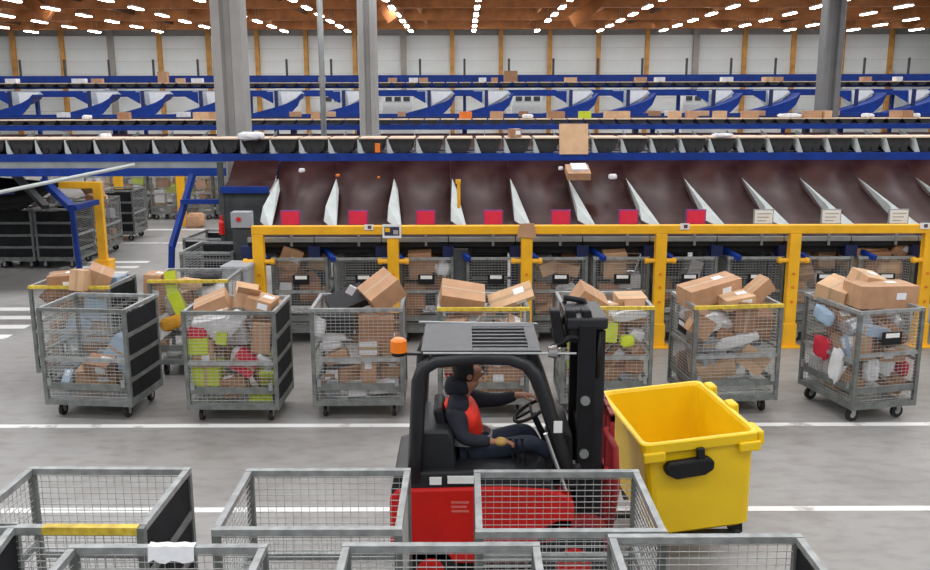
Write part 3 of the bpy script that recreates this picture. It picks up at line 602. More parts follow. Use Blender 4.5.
def mailer(loc, quat, d, colour, label, group, seed=0):
    bm = bmesh.new(); bmesh.ops.create_uvsphere(bm, u_segments=14, v_segments=8, radius=1)
    for v in bm.verts:
        p = v.co.copy()
        q = Vector([math.copysign(abs(c) ** .55, c) for c in p])
        k = noise.noise(p * 2.3 + Vector((seed, 0, 0))) * .28
        v.co = Vector((q.x * d[0] / 2, q.y * d[1] / 2, q.z * d[2] / 2 * (1 + k * 1.4))) * (1 + k * .25)
    me = bpy.data.meshes.new('plastic_mailer'); bm.to_mesh(me); bm.free(); me.materials.append(M['p_' + colour])
    o = bpy.data.objects.new('plastic_mailer', me); COL.objects.link(o); o.location = loc; o.rotation_mode = 'QUATERNION'; o.rotation_quaternion = quat
    return tag(o, label, 'bag', group)
CW_COL = ['brown'] * 7 + ['tan'] * 6 + ['light brown'] * 3 + ['dark brown'] * 2 + ['white'] * 4 + ['grey'] * 2
def fill(c, pile, seed, where, colours=None, near=True, zmax=9, zscale=1, lime=0):
    rnd = random.Random(seed); Mx = Matrix.Translation(c.location) @ c.rotation_euler.to_matrix().to_4x4()
    cam_l = Mx.inverted() @ Vector((0, 0, CAM_H))
    for i, r in enumerate(PILES[pile]):
        p = Vector([v / 1000 for v in r[:3]]); q = Quaternion([v / 1000 for v in r[3:7]]).normalized(); d = [v / 1000 for v in r[7:10]]
        if p.z > zmax or p.z > 1.78 or p.z < .2: continue
        # leave out what is buried in the middle of the cage and never seen
        fx = .53 - abs(p.x) if (p.x * cam_l.x > 0 and abs(cam_l.x) > .5) else 1
        fy = .41 - abs(p.y) if p.y * cam_l.y > 0 else 1
        if min(fx, fy) > .31 and p.z < .9 and pile != 'few': continue
        if not near and ((min(fx, fy) > .24 and p.z < 1.0) or (max(d) < .3 and min(fx, fy) > .12 and p.z < 1.1)): continue
        col = rnd.choice(colours or CW_COL)
        small = max(d) < .33
        if small and near and rnd.random() < .42: col = rnd.choice(['white', 'white', 'white', 'pale blue', 'dark brown', 'dark brown', 'light brown', 'grey', 'red' if i % 3 == 0 else 'tan', 'black'])
        sz = 'small' if small else 'large' if max(d) > .43 else 'mid-sized'
        lvl = 'low' if p.z < .62 else 'halfway up' if p.z < 1.05 else 'near the top' if p.z < 1.4 else 'on top'
        wp = Mx @ p; side = (wp.x - (Mx @ Vector((0, 0, 0))).x)
        sd = 'left' if side < -.17 else 'right' if side > .17 else 'middle'
        bagg = (col in ('white', 'grey', 'ochre', 'red') and d[2] < .2 and rnd.random() < .75)
        kind = 'plastic mailer bag' if bagg else ('packet' if d[2] < .1 else 'box')
        lab = '%s %s %s, %s, %s, %s' % (sz, col, kind, sd, lvl, where)
        n = USED.get(lab, 0); USED[lab] = n + 1
        if n:
            extra = ('back ' if (wp.y > c.location.y) else 'front ')
            lab2 = '%s %s %s, %s%s, %s, %s' % (sz, col, kind, extra, sd, lvl, where)
            lab = lab2; USED[lab] = USED.get(lab, 0) + 1
        cm = 'parcels ' + where
        qw = Mx.to_quaternion() @ q
        if bagg: mailer(wp, qw, [d[0] * 1.02, d[1] * 1.02, max(.08, d[2])], col, lab, cm, i)
        else: carton(wp, qw, d, col, lab, cm, near and not (kind == 'packet'), False, 'box' if kind == 'box' else 'packet', rnd=rnd)
def E3(rx, ry, rz): return Euler((R(rx), R(ry), R(rz))).to_quaternion()

G1 = 'parcel cages in the row in front of the barrier'
c1 = cage('few', -4.95, 11.85, -6, 'nearly empty cage with black end panels, leftmost in the front row', G1, right='panel', left='mesh', holder=False, front_rail='galv')
c2 = cage('lime', -3.03, 11.68, -1, 'cage holding lime green boxes, second from left in the front row', G1, right='panel', left='mesh', holder=False, front_rail='galv')
c3 = cage('left', -1.42, 11.83, 1, 'full cage topped by a tilted carton, directly left of the forklift', G1, right='mesh', left='mesh', holder=False, front_rail='galv_bright')
c4 = cage('behind', .24, 11.86, 0, 'yellow-rimmed cage directly behind the forklift roof', G1, right='mesh', left='mesh', holder=False)
c5 = cage('mast', 1.87, 11.9, 0, 'yellow-rimmed cage behind the forklift mast', G1, right='mesh', left='mesh', holder=False)
c6 = cage('bin', 3.55, 11.96, 6, 'full cage with label holder, behind the yellow bin', G1, right='mesh', left='mesh')
c7 = cage('turn', 5.35, 11.80, 103, 'overfull cage turned at an angle, rightmost in the front row', G1, left='mesh', right='mesh', front_rail='galv_bright')
c8 = cage('far', -5.75, 13.3, -3, 'yellow-rimmed cage piled with cartons, behind the nearly empty cage at left', 'yellow-rimmed cages behind the front row', right='panel', left='mesh', holder=False)
c9 = cage('tall', -4.17, 13.72, 0, 'yellow-rimmed cage behind the cage of lime green boxes', 'yellow-rimmed cages behind the front row', right='mesh', left='mesh', holder=False)
fill(c1, 'few', 1, 'in nearly empty leftmost front cage', ['brown', 'tan', 'lime green', 'pale blue', 'white'], zmax=.75)
fill(c2, 'lime', 22, 'in second front cage from left', CW_COL + ['white'] * 4 + ['lime green'] * 2 + ['red'], zmax=1.36)
fill(c3, 'left', 13, 'in cage directly left of the forklift', zmax=1.3)
fill(c4, 'behind', 4, 'in cage behind the forklift roof', zmax=1.3)
fill(c5, 'mast', 5, 'in cage behind the forklift mast', CW_COL + ['lime green'] * 3, zmax=1.34)
fill(c6, 'bin', 6, 'in cage behind the yellow bin', zmax=1.38)
fill(c7, 'turn', 7, 'in turned cage at right', CW_COL + ['white'] * 3 + ['pale blue'], zmax=1.36)
fill(c8, 'far', 8, 'in left yellow-rimmed cage behind front row', ['tan', 'brown', 'light brown', 'pale blue', 'brown'], zmax=1.4)
fill(c9, 'tall', 9, 'in yellow-rimmed cage behind lime boxes', CW_COL + ['lime green'] * 4, zmax=1.4)
G = 'parcels lying on top of the front row cages'
def top(px, py, Y, d, rot, colour, label, **k):
    return carton(at(px, py, Y), E3(*rot), d, colour, label, G, **k)
def flat(px, py, Y, d, rot, colour, label): return mailer(at(px, py, Y), E3(*rot), d, colour, label, G)
# leftmost pair
top(66, 282, 13.05, (.42, .34, .30), (4, -3, 6), 'brown', 'brown carton with blue tape peeking over the leftmost yellow rim')
top(82, 279, 12.85, (.22, .30, .3), (-8, 4, -8), 'light brown', 'pale carton flap side in the middle of the leftmost yellow-rimmed cage')
top(98, 279, 13.1, (.34, .36, .36), (10, 26, 18), 'tan', 'tall tilted carton at the right of the leftmost yellow-rimmed cage')
# second cage
top(213, 304, 11.6, (.44, .3, .22), (12, -22, 8), 'tan', 'tan carton tilted up at the left rim of the second front cage', white_label=False)
top(246, 299, 11.75, (.30, .34, .20), (-4, 14, 15), 'light brown', 'open pale carton in the middle of the second front cage', flaps=True)
top(262, 302, 11.6, (.34, .36, .16), (2, 14, -8), 'tan', 'flat tan carton at the right rim of the second front cage')
flat(228, 326, 11.36, (.55, .12, .22), (20, -42, 0), 'white', 'crumpled white bag slanting behind the wires of the second front cage')
flat(197, 333, 11.34, (.26, .14, .18), (0, 0, 5), 'red', 'red bag at the left inside the second front cage')
top(199, 345, 11.32, (.26, .14, .22), (0, 0, 0), 'lime green', 'lime green box at the left inside the second front cage', white_label=False)
top(222, 337, 11.32, (.14, .12, .16), (0, 8, 0), 'lime green', 'small lime green box beside the white bag in the second front cage', white_label=False)
top(262, 396, 11.4, (.3, .16, .12), (0, 0, 0), 'lime green', 'lime green box on the floor of the second front cage', white_label=False)
# behind second cage
top(156, 292, 13.5, (.26, .36, .62), (0, 4, 0), 'tan', 'upright tan carton at the left of the cage behind the lime boxes')
top(172, 284, 13.35, (.16, .12, .42), (-10, -8, 5), 'lime green', 'tall lime green packet leaning over the yellow rim', white_label=False)
top(178, 302, 13.3, (.18, .12, .34), (0, -20, 5), 'lime green', 'lower lime green packet behind the yellow rim', white_label=False)
flat(172, 322, 13.22, (.36, .2, .2), (0, -15, 0), 'ochre', 'ochre bag inside the cage behind the lime boxes')
flat(205, 278, 13.9, (.5, .4, .2), (0, 0, 10), 'black', 'black wrapped bundle on top of the cage behind the lime boxes')
flat(190, 283, 13.5, (.36, .3, .16), (0, 8, 10), 'light brown', 'pale bundle beside the lime green packet over the yellow rim')
# third cage
top(382, 291, 11.75, (.46, .42, .30), (18, -34, 22), 'tan', 'big tan carton tilted on the cage directly left of the forklift', flaps=False)
top(376, 334, 11.62, (.46, .3, .50), (0, 3, 6), 'brown', 'upright brown carton behind the wires directly left of the forklift', white_label=False)
top(347, 300, 11.8, (.52, .34, .12), (32, -18, 20), 'black', 'black flat case leaning in the cage directly left of the forklift', white_label=False)
top(351, 290, 11.62, (.10, .02, .13), (20, 30, 10), 'white', 'white tag on the black case left of the forklift', cat='packet')
top(335, 321, 11.55, (.5, .25, .22), (10, 4, 0), 'black', 'black box low in the cage directly left of the forklift', white_label=False)
flat(318, 326, 11.42, (.2, .1, .26), (0, 10, 0), 'white', 'white bag at the left wires of the cage left of the forklift')
# behind forklift roof
top(462, 297, 11.72, (.58, .42, .24), (22, 10, 4), 'tan', 'large tan carton lid over the yellow rim behind the forklift roof', white_label=False)
top(511, 297, 11.7, (.60, .28, .07), (38, -20, -3), 'light brown', 'long pale flat carton leaning on the rim behind the forklift roof', white_label=True)
# behind mast
top(589, 300, 11.75, (.40, .4, .26), (12, 32, 8), 'tan', 'tan carton tilted behind the top of the forklift mast', white_label=False)
top(630, 300, 12.0, (.4, .3, .14), (8, 0, 6), 'light brown', 'light brown carton at the right in the cage behind the mast')
flat(632, 315, 11.52, (.52, .14, .12), (10, -10, 0), 'white', 'long white bag under the rim behind the forklift mast')
top(606, 332, 11.5, (.28, .12, .26), (0, 3, 0), 'lime green', 'lime green box behind the wires right of the mast', white_label=False)
flat(627, 341, 11.48, (.2, .1, .16), (0, 0, 0), 'lime green', 'lime green rounded bag behind the wires right of the mast')
top(604, 312, 11.8, (.3, .25, .24), (0, 0, 20), 'light brown', 'pale box in the middle of the cage behind the mast')
# behind bin
top(709, 291, 11.95, (.80, .36, .26), (6, -10, 20), 'tan', 'long tan carton lying across the cage behind the yellow bin', white_label=True)
top(736, 301, 11.75, (.42, .3, .16), (8, -8, 10), 'light brown', 'small light brown carton in the middle behind the yellow bin')
top(755, 293, 11.85, (.46, .22, .20), (8, -38, 12), 'tan', 'tan carton standing on its edge at right behind the yellow bin', white_label=False)
flat(736, 341, 11.6, (.62, .12, .16), (8, -12, 5), 'white', 'long white bag behind the wires of the cage behind the bin')
top(700, 326, 11.6, (.30, .2, .28), (0, 32, 5), 'tan', 'tan carton stuck at an angle behind the wires at the bin')
# turned cage
top(880, 295, 11.72, (.86, .40, .30), (2, 2, 12), 'tan', 'long tan carton across the top of the turned cage at right')
top(838, 292, 12.0, (.46, .42, .24), (12, -10, 40), 'light brown', 'light brown carton at the left on the turned cage')
top(868, 280, 12.0, (.40, .32, .16), (16, 12, 25), 'light brown', 'pale open carton at the back of the turned cage', flaps=False)
flat(853, 286, 12.1, (.4, .3, .12), (0, 10, 0), 'white', 'white bag on the turned cage beside the pale carton')
flat(822, 348, 11.86, (.10, .34, .3), (0, 0, 13), 'red', 'red bag behind the left wires of the turned cage')
flat(836, 366, 11.5, (.08, .24, .46), (12, 0, 13), 'white', 'tall pale bag behind the left wires of the turned cage')
flat(824, 316, 11.84, (.10, .4, .22), (10, 0, 13), 'pale blue', 'pale blue bag high behind the left wires of the turned cage')

# cages standing under the chutes, narrow end to the front
G2 = 'parcel cages under the brown chutes'
pos = ['first', 'second', 'third', 'fourth', 'fifth', 'sixth', 'seventh', 'eighth', 'ninth', 'tenth']
rp = ['halfc', 'half', 'halfb', 'half', 'halfc', 'halfb', 'few', 'half', 'halfc', 'halfb']
for i, px in enumerate((299, 362, 425, 495, 560, 622, 690, 757, 826, 888)):
    c = cage('u', xat(px, 15.1, 1.5), 15.72, 90, '%s cage from the left under the chutes behind the barrier' % pos[i], G2, left='mesh', right='mesh', front_rail='galv')
    fill(c, rp[i], 20 + i, 'in %s cage under the chutes' % pos[i], None, near=False)
G = 'parcels on the cages under the chutes'
top(291, 256, 15.5, (.36, .4, .40), (8, 22, 10), 'tan', 'tall tan carton standing in the first cage under the chutes')
top(858, 258, 15.5, (.52, .4, .40), (6, 4, 10), 'tan', 'big tan carton between the barrier posts at the right edge')
top(899, 247, 15.5, (.30, .3, .34), (10, 28, 10), 'tan', 'tan carton tilted high in the last cage under the chutes')
flat(886, 268, 15.4, (.5, .4, .3), (0, 0, 0), 'light brown', 'pale bundle in the last cage under the chutes')
top(546, 267, 15.4, (.34, .3, .22), (0, -18, 20), 'light brown', 'pale carton over the fifth cage under the chutes')
top(568, 268, 15.4, (.40, .3, .2), (4, 12, -10), 'tan', 'tan carton beside the pale one over the fifth cage')
top(434, 264, 15.4, (.32, .3, .2), (10, 16, 10), 'tan', 'tan carton high in the third cage under the chutes')
flat(444, 268, 15.3, (.26, .2, .26), (0, 20, 0), 'white', 'white bag high in the third cage under the chutes')
o = empty('wire_trolley', at(629, 275, 15.45), 0, 'shiny chrome wire frame item leaning in the sixth cage under the chutes', 'trolley')
m = MB()
for s in (-1, 1): m.tube([(s * .12 - .1, 0, -.18), (s * .12 + .12, .05, .48)], .02, 8)
for k in range(4): m.tube([(-.2 + k * .05, 0, -.1 + k * .16), (.04 + k * .05, .0, -.1 + k * .16)], .014, 6)
m.build('tube_frame', 'chrome', o)
# ---------------------------------------------------------------- foreground empty cages
G3 = 'empty wire cages in the foreground'
def fore(px0, px1, py, nm, rot=0, **kw):
    Yb = (CAM_H - CH_) / math.tan(PITCH + math.atan((py - 285) / FPX)); X = (xat(px0, Yb, CH_) + xat(px1, Yb, CH_)) / 2
    return cage('f', X, Yb - CD / 2, rot, nm, G3, **kw)
fore(31, 184, 467, 'empty cage with black end panels, second foreground row at left', -1, right='panel', left='mesh', holder=False, front_rail='half')
fore(249, 407, 469, 'empty wire cage left of the forklift in the foreground', 0, right='mesh', left='mesh', holder=False, front_rail='galv_bright')
fore(474, 638, 471, 'empty wire cage in front of the forklift body', 0, right='mesh', left='mesh', holder=False, front_rail='galv_bright')
fc_ = fore(72, 263, 545, 'empty cage with a white paper on its rim, lower left of the picture', 0, right='mesh', left='mesh', holder=False, front_rail='galv_bright')
fore(342, 539, 544, 'empty cage at the bottom edge below the forklift', 0, right='mesh', left='mesh', holder=False, front_rail='galv_bright')
fore(611, 798, 536, 'empty cage with dark right end, below the yellow bin', 0, right='panel', left='mesh', holder=False, front_rail='galv_bright')
fore(-172, 26, 528, 'empty cage at the bottom left corner, mostly out of view', 8, right='panel', left='mesh', holder=False, front_rail='galv_bright')
o = MB(); P0 = at(170, 545, 5.03); 
v = []
for i in range(9):
    for j in range(3): v.append((-.14 + i * .035, (-.045, -.03, .03)[j] , (-.09 + .012 * sin(i * 1.7), .006, .004)[j] + .004 * sin(i * 2.1 + j)))
f_ = [(i * 3 + j, i * 3 + 3 + j, i * 3 + 4 + j, i * 3 + 1 + j) for i in range(8) for j in range(2)]
o.add(v, f_); o = o.build('paper_sheet', 'paper'); sd = o.modifiers.new('thickness', 'SOLIDIFY'); sd.thickness = .002
o.location = (P0.x, fc_.location.y + CD / 2, CH_ + .004); tag(o, 'crumpled white paper hanging over the rim of the lower left cage', 'paper')

# ---------------------------------------------------------------- left side: nested cages, side station, far cages
G4 = 'cages standing between the side station and the barrier'
cage('n', xat(205, 15.6, 1.5), 16.35, 88, 'grey cage with slanting side rails left of the barrier end', G4, left='mesh', right='panel', holder=False, front_rail='galv')
cage('n', xat(213, 17.6, 1.5), 17.95, 84, 'dark panelled cage behind the grey cage left of the barrier', G4, left='panel', right='panel', holder=False, front_rail='galv')
o = empty('plastic_crate', (xat(238.5, 14.6, 1.0), 14.75, 0), R(-6), 'tall pale grey plastic container beside the left barrier post', 'container')
MB().prism([(-.20, 0), (.20, 0), (.22, 1.48), (-.22, 1.48)], 'y', -.25, .25).build('body', 'grey_box', o, bevel=.03); MB().b2(-.235, .235, -.27, .27, 1.42, 1.5).build('rim', 'grey_box', o, bevel=.02)
e = empty('fire_extinguisher', (xat(226, 17.2, 1.6), 17.0, 0), 0, 'thin red extinguisher on a stand left of the chutes', 'extinguisher')
MB().b2(-.03, .03, -.03, .03, 0, 1.9).build('stand', 'panel_grey', e); MB().tube([(0, -.07, 1.66), (0, -.07, 1.88), (0, -.07, 1.93), (0, -.07, 2.02)], [.055, .055, .03, .025], 12).build('cylinder', 'red', e)
# bent blue frame
b = empty('support_stand', (0, 0, 0), 0, 'bent blue tube frame left of the grey control pedestal', 'frame')
A_ = at(171, 262, 17.2); A_.z = 0; m = MB()
m.bar(at(171, 290, 17.2), at(172, 245, 17.2), .10, .10); m.bar((at(171, 290, 17.2).x, 17.2, 0), at(171, 289, 17.2), .10, .10)
m.build('upright', 'blue', b); MB().bar(at(172, 246, 17.2), at(193, 174, 17.9), .10, .10).build('brace', 'blue', b)
MB().bar(at(181, 201, 17.5), at(240, 201, 17.5), .09, .09).build('cross_tube', 'blue', b)
# side station
s_ = empty('side_station', (0, 0, 0), 0, 'dark side chute station with blue braces at the left edge', 'chute')
m = MB(); x0, x1 = xat(-20, 21, 2.6), xat(56, 21, 2.6)
MB().sheet([at(-25, 214, 20.2), at(18, 209, 20.2), at(60, 183, 22.5), at(-25, 176, 23.5)], .1).build('dark_slope', 'matt_black', s_)
MB().b2(-16, -9.75, 20.6, 26.0, 2.88, 2.98).build('shade_deck', 'matt_black', s_)  # flat black sheet added to keep light off the cages below
MB().sheet([at(-25, 190, 20.5), at(14, 189, 20.5), at(14, 193, 20.5), at(-25, 196, 20.5)], .08).build('blue_edge', 'blue_dark', s_)
MB().bar(at(14, 172, 21), at(46, 206, 20.2), .16, .10).build('inclined_chute', 'charcoal', s_)
MB().bar(at(44, 180, 21.5), at(72, 207, 20.4), .16, .14).build('brace', 'blue', s_)
MB().bar(at(72, 206, 20.4), at(79, 262, 20.4), .10, .10).build('upright', 'blue', s_); q = at(79, 262, 20.4); MB().bar((q.x, q.y, 0), q, .10, .10).build('upright', 'blue', s_)
MB().bar(at(74, 207, 20.4), at(97, 201, 21.6), .12, .12).build('cross_tube', 'blue', s_)
for px in (2, 30): q = at(px, 205, 22.6); MB().bar((q.x, q.y, 0), q, .12, .12).build('leg', 'blue_dark', s_)
# yellow portal
y_ = empty('yellow_portal', (0, 0, 0), 0, 'yellow portal frame standing beside the dark side station', 'barrier')
q = at(98, 184, 21.9); MB().b2(q.x - .1, q.x + .1, 21.8, 21.95, 0, q.z + .08).build('post', 'yellow', y_, bevel=.01)
q2 = at(60, 183, 21.9); MB().b2(q2.x, q.x - .1, 21.82, 21.94, q.z - .08, q.z + .08).build('top_rail', 'yellow', y_, bevel=.01)
q3 = at(75, 287, 19.6); MB().bar((q.x, 22.0, .09), (q3.x + .35, 19.8, .09), .24, .18).build('foot_rail', 'yellow', y_, bevel=.02)
MB().b2(q.x - .2, q.x + .2, 21.7, 22.1, 0, .3).build('foot', 'yellow', y_, bevel=.02)
G5 = 'black panelled cages at the side station'
for px, lb, rot in ((-27, 'black panelled cage cut off by the left edge under the side station', 92), (13, 'black panelled cage nearest the left edge under the side station', 90), (55, 'black panelled cage beside the blue upright of the side station', 88)):
    cage('d', xat(px, 22.3, 1.5), 22.8, rot, lb, G5, left='panel', right='panel', holder=False, front_rail='galv')
c = cage('d', xat(36, 23.5, 1.4), 24.2, 90, 'mesh cage with a lime green item between two black cages', None, left='mesh', right='mesh', holder=False, front_rail='galv')
mailer(at(36, 236, 23.8), E3(0, 0, 0), (.34, .2, .2), 'lime green', 'lime green bag inside the mesh cage at the side station', None)
fill(c, 'halfc', 40, 'in mesh cage at the side station', None, near=False)
c = cage('d', xat(86, 24, 1.2), 24.6, 90, 'parcel cage behind the yellow portal at left', None, left='mesh', right='mesh', holder=False, front_rail='galv')
fill(c, 'tall', 41, 'in cage behind the yellow portal', None, near=False)
cage('d', xat(112, 26.3, 1.2), 27.2, 92, 'tall dark panelled cage standing right of the yellow portal', None, left='panel', right='panel', holder=False, front_rail='galv')
G6 = 'far parcel cages beyond the zebra crossing'
fp = ['halfc', 'tall', 'halfb', 'bin', 'far', 'behind']
nm = ['first', 'second', 'third', 'fourth', 'fifth', 'sixth']
for i, px in enumerate((101, 134, 166, 199, 231)):
    c = cage('d', xat(px, 31.5, 1.0), 32.0, 90 if i % 2 else 86, '%s far cage from the left beyond the zebra crossing' % nm[i], G6, left='mesh', right='mesh', holder=False, front_rail='galv')
    fill(c, fp[i], 50 + i, 'in %s far cage beyond the crossing' % nm[i], CW_COL + ['white'] * 5 + ['lime green'] * 2, near=False)
    c.scale = (1, 1, 1)
o = empty('yellow_post', (xat(181, 30, 1.2), 30, 0), 0, 'yellow post between the far cages beyond the zebra crossing', 'post')
MB().b2(-.12, .12, -.1, .1, 0, 2.6).build('post_body', 'yellow', o, bevel=.01); MB().b2(-.2, .2, -.15, .15, 0, .2).build('sleeve', 'yellow', o)
o = empty('yellow_post', (xat(117, 29, 2.2), 29, 0), 0, 'short yellow post seen above the tall dark cage', 'post')
MB().b2(-.12, .12, -.1, .1, 0, 2.6).build('post_body', 'yellow', o, bevel=.01)
mailer(at(195, 209, 29.6), E3(0, 0, 0), (.6, .5, .5), 'tan', 'pale bundle on the floor behind the blue frame', None).location.z = .22
# slanting pole
p0, p1 = at(-14, 194, 16.2), at(135, 164, 17.2)
o = MB().tube([p0, p1], .035, 8).build('slanting_pole', 'steel_light'); tag(o, 'long thin grey pole slanting up in front of the left blue beam', 'pole')

# ---------------------------------------------------------------- goods riding on the lines
G = None
zt = NZ + .335
top(574, 139.5, 18.42, (.58, .06, .62), (-14, 0, 0), 'light brown', 'large upright tan carton sheet leaning over the nearer line', white_label=False)
top(578, 172.5, 17.25, (.44, .42, .14), (20, 0, 2), 'tan', 'flat carton with pale top sliding down a brown chute', white_label=False)
top(579, 170, 17.25, (.3, .28, .15), (20, 0, 2), 'white', 'white sheet lying on the sliding carton', cat='packet')
flat(561, 168.5, 17.5, (.09, .09, .07), (0, 0, 0), 'white', 'tiny white ball on the brown chute left of the sliding carton')
flat(613, 177, 17.3, (.16, .14, .10), (0, 0, 0), 'white', 'small white ball on the brown chute right of the sliding carton')
flat(302, 170, 17.6, (.12, .1, .08), (0, 0, 0), 'white', 'small crumpled scrap on the first brown chute')
flat(338, 175, 17.4, (.08, .08, .05), (0, 0, 0), 'orange', 'tiny orange scrap on the second brown chute')
flat(379, 337 - 160, 17.3, (.05, .05, .04), (0, 0, 0), 'orange', 'tiny orange speck on the third brown chute')
flat(251, 135.5, 18.3, (.52, .4, .16), (0, 0, 0), 'white', 'white soft bag riding on the nearer line beside the thick column')
top(515, 133, 18.6, (.24, .25, .16), (0, 0, 8), 'brown', 'small brown box riding on the nearer tray line')
flat(723, 136, 18.6, (.42, .3, .08), (0, 0, 8), 'white', 'flat pale bag riding on the nearer tray line right of centre')
flat(106, 136, 18.9, (.24, .2, .14), (0, 0, 8), 'white', 'white packet riding on the nearer line at left')
top(378, 147.6, 18.40, (.10, .1, .18), (0, 0, 0), 'orange', 'small orange box between trays of the nearer line', white_label=False, cat='packet')
items2 = [(125, 119, 'brown', .42), (203, 117, 'light brown', .6), (214, 117, 'tan', .3), (88, 122, 'white', .3), (6 + 310, 117, 'tan', .3), (466, 115, 'orange', .40), (497, 116, 'tan', .44), (528, 117, 'white', .4), (556, 115, 'brown', .6), (585, 117, 'lime green', .42),
          (617, 118, 'light brown', .9), (675, 116, 'light brown', .4), (692, 116, 'tan', .4), (720, 116, 'light brown', .4), (750, 116, 'tan', .55), (790, 117, 'white', .9), (812, 114, 'tan', .6), (826, 113, 'light brown', .3), (868, 119, 'white', .4), (899, 114, 'tan', .5), (906, 109, 'brown', .4), (915, 118, 'white', .3)]
G = 'small parcels riding on the second sorting line'
for i, (px, py, c_, w) in enumerate(sorted(items2)):
    p = at(px, py, 33.9); h = .26 if c_ != 'white' else .16
    if p.z < FZ + .335 + h / 2 or 1: p.z = FZ + .335 + h / 2
    lb = '%s%s parcel on the second sorting line, %s' % ('long ' if w > .55 else 'tiny ' if w < .35 else 'small ', c_, nth(i))
    if c_ == 'white': mailer(p, E3(0, 0, i * 7 % 12), (w, .4, h), c_, lb, G, i)
    else: carton(p, E3(0, 0, i * 7 % 12), (w, .4, h), c_, lb, G, detail=False)
G = 'small parcels riding on the raised back conveyor'
for i, (px, c_, w) in enumerate([(13, 'white', .5), (80, 'white', .6), (98, 'tan', .5), (164, 'tan', .42), (181, 'light brown', .4), (198, 'white', .5), (372, 'light brown', .4), (393, 'tan', .4), (414, 'white', .4), (424, 'tan', .4), (483, 'white', .3), (495, 'tan', .3), (511, 'brown', .6), (571, 'light brown', .5), (641, 'tan', .5), (660, 'white', .4), (727, 'white', .5), (768, 'light brown', .4), (778, 'tan', .4), (866, 'tan', .4), (898, 'white', .3)]):
    h = .5 if c_ in ('brown',) or px == 164 else .2
    p = Vector((xat(px, TY - .2, 5), TY - .2, TZ + .255 + h / 2))
    lb = '%s %s parcel on the raised back conveyor, %s' % ('tall' if h > .4 else 'wide' if w > .45 else 'small', c_, nth(i))
    carton(p, E3(0, 0, i * 5 % 11), (w, .4, h), c_, lb, G, detail=False)
G = 'parcels on the dark belt under the blue chutes'
for i, (px, c_, w) in enumerate([(64, 'white', .4), (184, 'white', .5), (296, 'tan', .5), (330, 'light brown', .5), (402, 'tan', .3), (524, 'brown', .36), (655, 'brown', .4), (672, 'white', .5), (702, 'light brown', .5), (757, 'tan', .6), (832, 'tan', .5), (906, 'tan', .3)]):
    h = .3
    p = Vector((xat(px, 37.9, 3.5), 37.9, 3.32 + h / 2))
    carton(p, E3(0, 0, i * 5 % 11), (w, .4, h), c_, '%s %s parcel on the dark belt below the blue chutes, %s' % ('wide' if w > .45 else 'small', c_, nth(i)), G, detail=False)

# ---------------------------------------------------------------- forklift (facing +X) with its driver and the yellow bin
FO = Vector((.2, 7.5, 0))
fk = empty('forklift', FO, 0, 'red and black forklift truck driving right with the yellow bin on its forks', 'forklift')
def fb(mb, name, m, parent=None, **k):
    mb.v = [tuple(Vector(v) - FO) for v in mb.v]; return mb.build(name, m, parent or fk, **k)
ny, fy = 7.02, 7.98
b = MB(); b.prism([(-.56, .30), (-.64, .42), (-.64, .90), (-.58, .99), (.30, 1.01), (.70, .985), (.86, .93), (.92, .84), (.92, .52), (.62, .48), (.56, .30)], 'y', ny, fy)
body = fb(b, 'body_shell', 'red', bevel=.03)
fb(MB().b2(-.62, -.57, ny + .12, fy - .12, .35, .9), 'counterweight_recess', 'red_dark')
b = MB(); b.prism([(-.63, .93), (-.60, 1.10), (-.48, 1.13), (.42, 1.15), (.72, 1.06), (.78, .94)], 'y', ny + .02, fy - .02); fb(b, 'sill', 'charcoal', bevel=.02)
fb(MB().b2(-.5, .95, ny + .06, fy - .06, .12, .36), 'chassis', 'black')
b = MB(); b.prism([(-.46, 1.1), (-.46, 1.40), (-.40, 1.47), (-.14, 1.47), (-.10, 1.40), (-.08, 1.1)], 'y', ny + .1, fy - .1); fb(b, 'rear_hood', 'charcoal', bevel=.03)
for (x0, x1, z0, z1, m_) in ((-.30, -.20, 1.03, 1.09, 'white'), (-.15, .10, 1.04, 1.10, 'white')): fb(MB().b2(x0, x1, ny - .005, ny + .025, z0, z1), 'side_label', m_)
for i in range(3): fb(MB().b2(-.13, .03 - .02 * i, ny - .005, ny + .01, .88 - i * .045, .905 - i * .045), 'worn_marking', mat('worn_pink_print', (.75, .22, .18), .5), body) if 0 else None
for i, w_ in enumerate((.15, .13, .15)):
    o = fb(MB().b2(-.12, -.12 + w_, ny - .004, ny + .004, .86 - i * .04, .88 - i * .04), 'worn_marking', mat('worn_pink_print', (.72, .16, .13), .5))
# wheels
for x, r, yy in ((-.30, .24, ny + .1), (-.30, .24, fy - .1), (.92, .30, ny + .1), (.92, .30, fy - .1)):
    w = MB().disc((x, yy, r), (0, 1, 0), r, .20, 24); o = fb(w, 'wheel', 'rubber', bevel=.025)
    h = MB().disc((x, yy, r), (0, 1, 0), r * .5, .215, 14); h.v = [tuple(Vector(v) - FO) for v in h.v]; h.build('hub', 'red', o)
b = MB(); b.prism([(.60, .50), (.64, .62), (.78, .70), (1.05, .70), (1.2, .60), (1.24, .50), (1.18, .50), (1.04, .64), (.78, .64), (.66, .50)], 'y', ny, ny + .24); fb(b, 'fender', 'red_dark')
